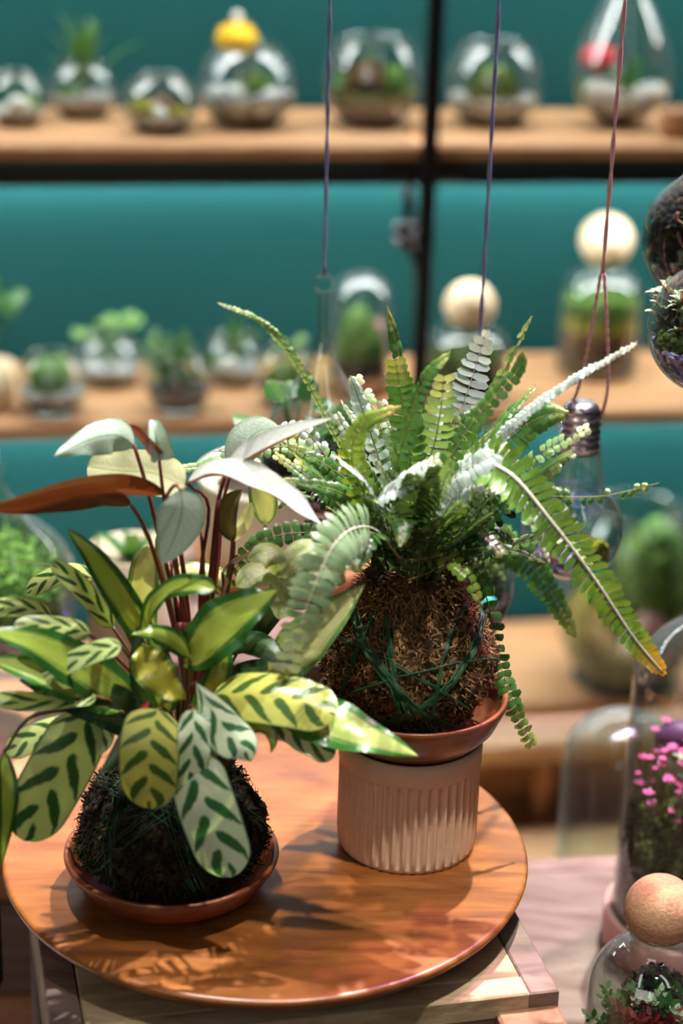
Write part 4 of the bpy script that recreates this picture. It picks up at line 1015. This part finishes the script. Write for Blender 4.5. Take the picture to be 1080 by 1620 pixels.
leaf('Cp', [(360, 925, .04), (330, 905, .042), (280, 905, .045), (226, 918, .045)], 36, v3(0, -.7, .75), 'o', -.2, .1, .04, pet=[(340, 1000, .02), CR], pm='stem_grn', seed=9)
leaf('C', [(250, 1150, -.03), (185, 1095, -.045), (120, 1050, -.06), (50, 1015, -.07), (-30, 995, -.07)], 82, v3(.1, -.7, .7), 'l', .1, .1, .03, pet=[(270, 1165, -.015), CR], pm='stem_grn', seed=10)
leaf('Cw', [(190, 1125, -.05), (110, 1082, -.06), (50, 1058, -.065), (-30, 1040, -.07)], 70, v3(0, -.5, .85), 'l', .1, .1, .03, pet=[(260, 1160, -.02), CR], pm='stem_grn', seed=11)
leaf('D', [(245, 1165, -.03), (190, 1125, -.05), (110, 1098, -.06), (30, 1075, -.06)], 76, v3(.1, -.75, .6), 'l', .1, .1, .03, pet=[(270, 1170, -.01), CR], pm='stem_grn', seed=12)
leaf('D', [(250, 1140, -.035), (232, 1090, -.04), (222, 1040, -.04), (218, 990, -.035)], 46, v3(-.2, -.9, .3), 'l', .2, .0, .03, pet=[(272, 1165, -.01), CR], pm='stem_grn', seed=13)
leaf('C', [(262, 1130, -.045), (258, 1090, -.05), (250, 1040, -.05), (236, 985, -.04)], 52, v3(.1, -.95, .3), 'l', .2, .0, .03, pet=[(278, 1165, -.01), CR], pm='stem_grn', seed=14)
leaf('C', [(300, 1160, -.02), (330, 1110, -.025), (350, 1050, -.02), (352, 980, .0)], 52, v3(-.1, -.95, .3), 'l', .2, .0, .03, pet=[CR], pm='stem_grn', seed=15)
leaf('Cw', [(440, 1118, -.05), (500, 1132, -.06), (570, 1158, -.07), (662, 1196, -.075)], 92, v3(.15, -.62, .8), 'l', -.12, .0, .03, pet=[(380, 1130, -.03), CR], pm='stem_grn', seed=16)
leaf('Cp', [(425, 1062, -.02), (470, 1030, -.022), (520, 980, -.02), (578, 924, -.012)], 84, v3(-.3, -.8, .5), 'l', .25, .0, .03, pet=[(370, 1110, -.01), CR], pm='stem_grn', seed=17)
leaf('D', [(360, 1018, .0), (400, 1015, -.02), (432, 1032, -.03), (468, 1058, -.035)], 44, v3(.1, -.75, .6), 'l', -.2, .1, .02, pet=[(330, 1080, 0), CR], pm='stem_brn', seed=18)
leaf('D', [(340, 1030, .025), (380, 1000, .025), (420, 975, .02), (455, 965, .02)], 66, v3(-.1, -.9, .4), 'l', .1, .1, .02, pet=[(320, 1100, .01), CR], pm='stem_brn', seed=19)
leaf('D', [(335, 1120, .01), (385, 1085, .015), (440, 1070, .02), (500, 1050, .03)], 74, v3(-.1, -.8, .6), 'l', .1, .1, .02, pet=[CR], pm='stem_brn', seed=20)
leaf('C', [(6, 1190, -.07), (12, 1245, -.08), (10, 1300, -.085), (2, 1370, -.085)], 34, v3(.3, -.9, .2), 'l', .2, .0, .03, seed=21, pet=[(60, 1130, -.06), (200, 1130, -.03), CR], pm='stem_grn')
leaf('C', [(362, 1168, -.055), (392, 1152, -.06), (420, 1152, -.065), (432, 1172, -.07), (428, 1192, -.07)], 24, v3(0, -.7, .7), 'l', .3, .0, seed=22, pet=[(330, 1160, -.03), CR], pm='stem_grn')
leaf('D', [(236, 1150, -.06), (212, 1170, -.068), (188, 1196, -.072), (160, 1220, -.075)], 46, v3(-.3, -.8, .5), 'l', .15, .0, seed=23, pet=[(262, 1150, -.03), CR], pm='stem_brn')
leaf('Db', [(335, 1160, -.055), (348, 1180, -.065), (352, 1205, -.07), (346, 1228, -.07)], 42, v3(.2, -.95, .2), 'e', .1, .0, seed=24, pet=[(310, 1150, -.03), CR], pm='stem_brn')
MB().blade(px3([(236, 1108, -.05), (228, 1135, -.058), (210, 1160, -.064), (186, 1176, -.066)], Y0), .012, v3(-.4, -.8, .5), 14, P_LA, .9, 0, 6).build('red_sheath', M['leaf_r'], LP)
# --- mottled arrow-shaped leaf (three lobes) between the plants
al = MB()
for pts, wd in (([(438, 914, .0), (436, 888, -.002), (415, 876, -.004), (390, 886, -.004)], 44), ([(438, 912, .0), (470, 880, .0), (500, 872, .002), (512, 862, .004)], 50), ([(440, 914, .0), (412, 908, -.004), (390, 915, -.006), (374, 928, -.008)], 46),
                ([(438, 914, 0), (480, 910, -.006), (520, 912, -.01), (548, 922, -.012)], 62), ([(438, 912, 0), (444, 940, -.008), (446, 960, -.012), (440, 980, -.016)], 50)):
    P = px3(pts, Y0); al.blade(P, wd*mpp(P[0]), v3(0, -.72, .7), 14, P_EL, .05, .05, 6)
a_ = al.build('arrow_leaf', M['E'], LP)
MB().tube(spline(px3([(439, 914, .004), (400, 985, .02), (350, 1080, .01), (305, 1165, 0)], Y0), 14), .0011, 7).build('petiole', M['stem_grn'], a_)
leaf('Db', [(352, 905, .03), (385, 880, .026), (420, 870, .024), (452, 868, .022)], 30, v3(0, -.4, -.9), 'l', .1, .1, seed=27, pet=[(352, 950, .03), (330, 1080, .01), CR], pm='stem_brn')
# --- boldly striped leaves around the ball
leaf('A', [(140, 1132, -.055), (108, 1195, -.068), (72, 1260, -.078), (36, 1330, -.085)], 104, v3(.25, -.9, .35), 'o', -.12, .05, pet=[(178, 1128, -.045), (235, 1150, -.02), CR], seed=31)
leaf('A', [(128, 1146, -.03), (85, 1155, -.04), (45, 1170, -.045), (10, 1192, -.05)], 46, v3(.0, -.8, .6), 'o', .0, .1, pet=[(190, 1150, -.02), CR], seed=32)
leaf('A', [(166, 1140, -.05), (160, 1160, -.055), (150, 1180, -.058), (136, 1196, -.06)], 46, v3(.3, -.8, .5), 'e', .2, .0, pet=[(200, 1150, -.03), CR], seed=33)
leaf('Ay', [(250, 1122, -.075), (238, 1165, -.086), (234, 1220, -.092), (240, 1280, -.092)], 98, v3(-.05, -.97, .25), 'o', -.1, .05, pet=[(262, 1125, -.05), CR], seed=34)
leaf('Aw', [(306, 1122, -.07), (306, 1165, -.08), (300, 1215, -.085), (284, 1264, -.085)], 58, v3(.3, -.9, .3), 'o', .25, .05, .05, pet=[(300, 1120, -.04), CR], seed=35)
leaf('Aw', [(302, 1192, -.08), (320, 1260, -.09), (342, 1325, -.094), (366, 1388, -.094)], 98, v3(-.1, -.95, .3), 'o', -.12, .05, pet=[(296, 1160, -.05), CR], seed=36)
leaf('Aw', [(310, 1080, -.06), (335, 1120, -.07), (358, 1158, -.076), (385, 1182, -.08), (398, 1204, -.082)], 68, v3(.0, -.8, .6), 't', -.1, .1, pet=[(300, 1090, -.03), (290, 1140, -.01), CR], seed=37)
leaf('Ay', [(338, 1098, -.045), (400, 1098, -.056), (470, 1108, -.064), (532, 1128, -.07)], 92, v3(.05, -.66, .76), 'o', -.15, .1, pet=[(316, 1120, -.02), CR], seed=38)
leaf('Aw', [(418, 1140, -.05), (455, 1152, -.058), (490, 1172, -.064), (528, 1198, -.068)], 56, v3(.1, -.7, .75), 'o', .2, -.1, .06, pet=[(370, 1140, -.03), CR], seed=39)
leaf('A', [(80, 974, -.03), (50, 964, -.035), (10, 960, -.04), (-30, 968, -.04)], 34, v3(0, -.75, .65), 'o', .1, .1, pet=[(150, 1010, -.02), (240, 1100, -.01), CR], seed=40)
leaf('A', [(142, 1002, -.045), (110, 992, -.05), (70, 988, -.055), (22, 988, -.058)], 36, v3(0, -.7, .7), 'o', -.1, .1, pet=[(200, 1070, -.02), CR], seed=41)
leaf('A', [(192, 1022, -.055), (160, 1028, -.06), (115, 1046, -.064), (62, 1072, -.066)], 36, v3(.1, -.75, .65), 'o', .1, .1, pet=[(225, 1070, -.03), CR], seed=42)
leaf('A', [(152, 1102, -.06), (110, 1104, -.066), (50, 1110, -.07), (-25, 1106, -.07)], 36, v3(0, -.65, .75), 'o', .15, .1, .05, pet=[(200, 1120, -.04), CR], seed=43)
leaf('A', [(178, 992, -.01), (152, 958, -.014), (120, 922, -.016), (82, 890, -.016)], 34, v3(.25, -.85, .4), 'o', .1, .0, pet=[(215, 1050, -.01), CR], seed=44)
leaf('Db', [(152, 918, .01), (100, 898, .0), (40, 890, -.01), (-30, 888, -.02)], 26, v3(0, .3, 1), 'l', .2, .1, pet=[(200, 990, .01), (262, 1110, 0), CR], seed=45)
leaf('A', [(150, 915, .03), (110, 905, .03), (70, 918, .03), (42, 938, .03)], 34, v3(0, -.8, .6), 'o', -.1, .1, pet=[(190, 980, .02), CR], seed=46)

# ------------------------------------------------------------------ fern
YF = rc.y
frnd = random.Random(11)
def frond(P, wm, nh, mat, sp=.0062, rr=.0006, rmat='rachis_g', ang=.25, droop=.18, seed=0, start=.06, shape='a', wide=1.0, twist=0.0, name='frond', gaps=0.0):
    rnd = random.Random(seed+1000); L = sum((P[i+1]-P[i]).length for i in range(len(P)-1)); n = max(8, int(L/sp))
    S_ = spline(P, n+1); m = MB(); nh = V(nh).normalized()
    for k in range(n+1):
        t = k/n
        if t < start: continue
        T = (S_[min(k+1, n)]-S_[max(k-1, 0)]).normalized()
        N = nh-T*nh.dot(T)
        if N.length < .1: N = V((0, -.5, 1))-T*V((0, -.5, 1)).dot(T)
        N.normalize()
        if twist: N = Matrix.Rotation(twist*t, 3, T) @ N
        S = T.cross(N)
        if shape == 'a': l = wm*.5*min(1, .35+t*3.2)*(max(0, 1-t)**.55*.95+.12)
        else: l = wm*.5*min(1, .4+t*4)*(.55+.45*math.sin(PI*min(1, t*1.02)))
        for sg in (-1, 1):
            if gaps and rnd.random() < gaps: continue
            ll = l*rnd.uniform(.86, 1.08); a = ang+rnd.uniform(-.12, .12)
            D = (S*sg*math.cos(a)+T*math.sin(a)).normalized()
            N2 = (N+S*sg*rnd.uniform(-.15, .3)+T*rnd.uniform(-.25, .25)).normalized()
            b = S_[k]; e = b+D*ll-N*ll*droop*rnd.uniform(.5, 1.6); mid = b+D*ll*.55+N*ll*.05
            m.blade([b, mid, e], sp*.84*wide, N2, 6, lambda x: (.62+.38*min(1, x*4))*(1 if x < .72 else math.sqrt(max(0, 1-((x-.72)/.28)**2))), curl=.12, m=2, u0=t, u1=t)
    f = m.build(name, M[mat], FP)
    MB().tube(S_, lambda x: rr*(1-.6*x), 5).build('rachis', M[rmat], f)
    return f
def fr(pts, wpx, nh, mat, **k):
    P = px3(pts, YF); return frond(P, wpx*mpp(P[len(P)//2]), nh, mat, **k)
fr([(632, 885, 0), (590, 790, .0), (530, 690, -.01), (472, 580, -.015), (415, 510, -.02), (348, 480, -.02)], 30, v3(-.6, -.35, .75), 'Fl', sp=.0046, seed=1, droop=.5, ang=.5)
fr([(645, 885, .02), (648, 760, .03), (642, 640, .03), (628, 550, .03), (614, 490, .03)], 54, v3(.75, -.6, .2), 'F', sp=.0072, seed=2, ang=.1)
fr([(640, 885, .0), (650, 760, -.005), (640, 660, -.01), (626, 575, -.012)], 66, v3(-.25, -.9, .35), 'F', sp=.0062, seed=3, shape='b')
fr([(640, 885, -.01), (615, 800, -.02), (640, 690, -.03), (672, 600, -.03), (708, 560, -.03)], 64, v3(-.6, -.55, .55), 'F', sp=.0062, seed=4, ang=.45, rmat='rachis_g')
fr([(655, 885, .04), (690, 740, .07), (732, 640, .08), (768, 528, .08)], 112, v3(-.15, -.95, .25), 'Fw', sp=.0066, seed=5, ang=.12, shape='a', droop=.05, rmat='rachis_w')
fr([(660, 880, .0), (720, 740, .0), (765, 650, .0), (800, 580, .0), (838, 506, .0)], 40, v3(.7, -.6, .4), 'Fl', sp=.0074, seed=6, gaps=.15, ang=.3)
fr([(660, 880, -.02), (700, 750, -.03), (755, 660, -.035), (815, 590, -.035), (826, 560, -.035)], 50, v3(-.45, -.75, .5), 'F', sp=.0066, seed=7)
fr([(665, 880, .0), (710, 790, -.01), (790, 690, -.02), (890, 610, -.025), (1003, 545, -.03)], 34, v3(.25, -.45, .85), 'Fw', sp=.0040, seed=8, droop=.3, ang=.75, wide=1.7, rmat='rachis_w')
fr([(665, 880, .01), (740, 760, .01), (810, 690, .0), (855, 660, -.005), (892, 652, -.005)], 84, v3(-.1, -.85, .5), 'F', sp=.0066, seed=9, droop=.3)
fr([(640, 885, -.02), (596, 800, -.04), (630, 768, -.055), (690, 728, -.06)], 60, v3(-.1, -.45, .9), 'Fw', sp=.0056, seed=10, shape='b', rmat='rachis_w')
fr([(650, 880, -.01), (690, 780, -.03), (750, 735, -.04), (800, 712, -.04)], 64, v3(.1, -.5, .85), 'Fw', sp=.0056, seed=11, shape='b', rmat='rachis_w')
fr([(660, 880, -.01), (730, 775, -.03), (795, 770, -.045), (842, 815, -.05), (868, 885, -.05)], 54, v3(.35, -.45, .8), 'Fw', sp=.0052, seed=12, rmat='rachis_w', droop=.3)
fr([(660, 880, .0), (735, 745, -.03), (800, 745, -.05), (870, 822, -.065), (940, 915, -.07), (1000, 1005, -.07), (1048, 1064, -.07)], 104, v3(-.45, -.60, .65), 'Fo', sp=.0058, rr=.0019, seed=13, ang=.30, droop=-.25, rmat='rachis_w', start=.2, shape='a', wide=.95)
fr([(660, 880, .0), (740, 790, -.01), (850, 785, -.02), (950, 785, -.02), (1042, 764, -.02)], 54, v3(.1, -.85, .45), 'F', sp=.0062, seed=14, gaps=.3, droop=.5, ang=.6, wide=.8)
fr([(655, 885, .04), (740, 850, .09), (815, 872, .10), (870, 935, .11), (908, 1004, .11)], 84, v3(.2, -.9, .4), 'F', sp=.0062, seed=15)
fr([(655, 885, -.01), (720, 872, -.03), (790, 868, -.04), (856, 888, -.045)], 46, v3(.1, -.65, .7), 'Fd', sp=.0066, seed=16, gaps=.1)
fr([(660, 885, .0), (735, 872, .01), (768, 940, .02), (788, 1040, .01), (812, 1110, .0), (840, 1176, .0)], 48, v3(.35, -.85, .3), 'F', sp=.0064, seed=17, droop=.35, shape='b')
fr([(655, 885, -.02), (700, 880, -.04), (735, 905, -.055), (762, 955, -.06)], 50, v3(.3, -.8, .5), 'Fy', sp=.0062, seed=18, gaps=.15)
fr([(635, 885, -.01), (580, 848, -.02), (500, 842, -.03), (430, 850, -.035), (385, 882, -.035), (345, 950, -.03)], 42, v3(-.05, -.8, .55), 'F', sp=.0068, seed=19, ang=.1, shape='b', droop=.1)
fr([(635, 885, -.03), (588, 835, -.075), (536, 852, -.11), (492, 940, -.13), (456, 1054, -.135)], 88, v3(.35, -.80, .5), 'Fg', sp=.0066, seed=20, ang=.15, shape='b', droop=.1, rmat='rachis_w', start=.25)
fr([(635, 885, .02), (570, 770, .03), (490, 712, .03), (400, 712, .03), (325, 735, .03), (270, 742, .03)], 48, v3(-.2, -.6, .75), 'Fl', sp=.0058, seed=21)
fr([(635, 885, .0), (590, 800, .0), (530, 745, -.005), (450, 700, -.01)], 56, v3(-.2, -.6, .75), 'F', sp=.0066, seed=22)
fr([(632, 885, -.02), (580, 790, -.035), (556, 720, -.04), (575, 670, -.04), (628, 645, -.04)], 60, v3(-.1, -.75, .6), 'Fy', sp=.0068, seed=23)
fr([(632, 885, -.01), (570, 800, -.02), (510, 770, -.03), (440, 760, -.03)], 48, v3(-.1, -.7, .7), 'F', sp=.0066, seed=24)
fr([(632, 885, .01), (560, 800, .02), (480, 680, .02), (400, 700, .03), (345, 712, .03)], 44, v3(-.1, -.6, .8), 'Fw', sp=.006, seed=25)
fr([(640, 885, .02), (600, 730, .02), (570, 640, .02), (556, 600, .02)], 46, v3(.2, -.85, .4), 'Fw', sp=.0066, seed=26)
fr([(645, 885, .0), (660, 780, .0), (690, 690, -.005), (702, 600, -.01)], 70, v3(.1, -.9, .4), 'Fl', sp=.0062, seed=27, shape='b')
fr([(645, 885, .03), (670, 780, .05), (720, 690, .06), (780, 630, .07)], 70, v3(-.1, -.85, .5), 'F', sp=.0062, seed=28)
fr([(635, 885, -.02), (600, 870, -.035), (560, 880, -.045), (530, 905, -.05)], 36, v3(-.1, -.7, .7), 'Db' if False else 'Fd', sp=.0066, seed=29)
# shorter inner fronds filling the crown, mostly dark green to paint its shade
base_r = .026
for k in range(44):
    a = 2.399*k+frnd.uniform(-.3, .3); el = frnd.uniform(.25 if math.sin(a) > -.2 else .55, 1.25); Lf = frnd.uniform(.075, .135)*(1.0 if el < .9 else .85)
    b = rc+V((base_r*math.cos(a)*frnd.random(), base_r*math.sin(a)*frnd.random(), .060))
    d = V((math.cos(a)*math.cos(el), math.sin(a)*math.cos(el)*.9, math.sin(el)))
    p1 = b+d*Lf*.4+V((0, 0, Lf*.10)); p2 = b+d*Lf*.75+V((0, 0, Lf*.06)); p3 = b+d*Lf-V((0, 0, Lf*(.20 if el < .8 else .0)))
    frond([b, p1, p2, p3], frnd.uniform(.019, .030), V((-d.x*.7, -d.y*.7-.15, 1)), frnd.choice(['F', 'Fd', 'Fd', 'Fd', 'Fd', 'Fl']), sp=.0064, seed=200+k, shape=frnd.choice('ab'))
for k in range(22):      # finer upright fronds among the long ones
    a = 2.399*k+frnd.uniform(-.4, .4); el = frnd.uniform(.98, 1.42); Lf = frnd.uniform(.09, .145)
    b = rc+V((.024*math.cos(a)*frnd.random(), .024*math.sin(a)*frnd.random(), .060))
    d = V((math.cos(a)*math.cos(el), math.sin(a)*math.cos(el)*.8, math.sin(el)))
    bend = V((math.cos(a), math.sin(a)*.7, -.25))*Lf*frnd.uniform(.10, .28)
    frond([b, b+d*Lf*.4, b+d*Lf*.75+bend*.35, b+d*Lf+bend], frnd.uniform(.013, .022), V((-d.x*.7+frnd.uniform(-.4, .4), -.45, 1)), ['Fl', 'Fg', 'F', 'Fw', 'F', 'Fy'][k % 6], sp=.0052, seed=400+k, shape=frnd.choice('ab'), gaps=.06, ang=frnd.uniform(.15, .5))
for (pts) in ([(700, 878, -.05), (672, 884, -.055), (645, 886, -.06)], [(702, 894, -.05), (672, 908, -.055), (644, 918, -.06)]):
    MB().tube(spline(px3(pts, YF), 10), .0003, 4).build('root_hair', M['fib_b'], FP)
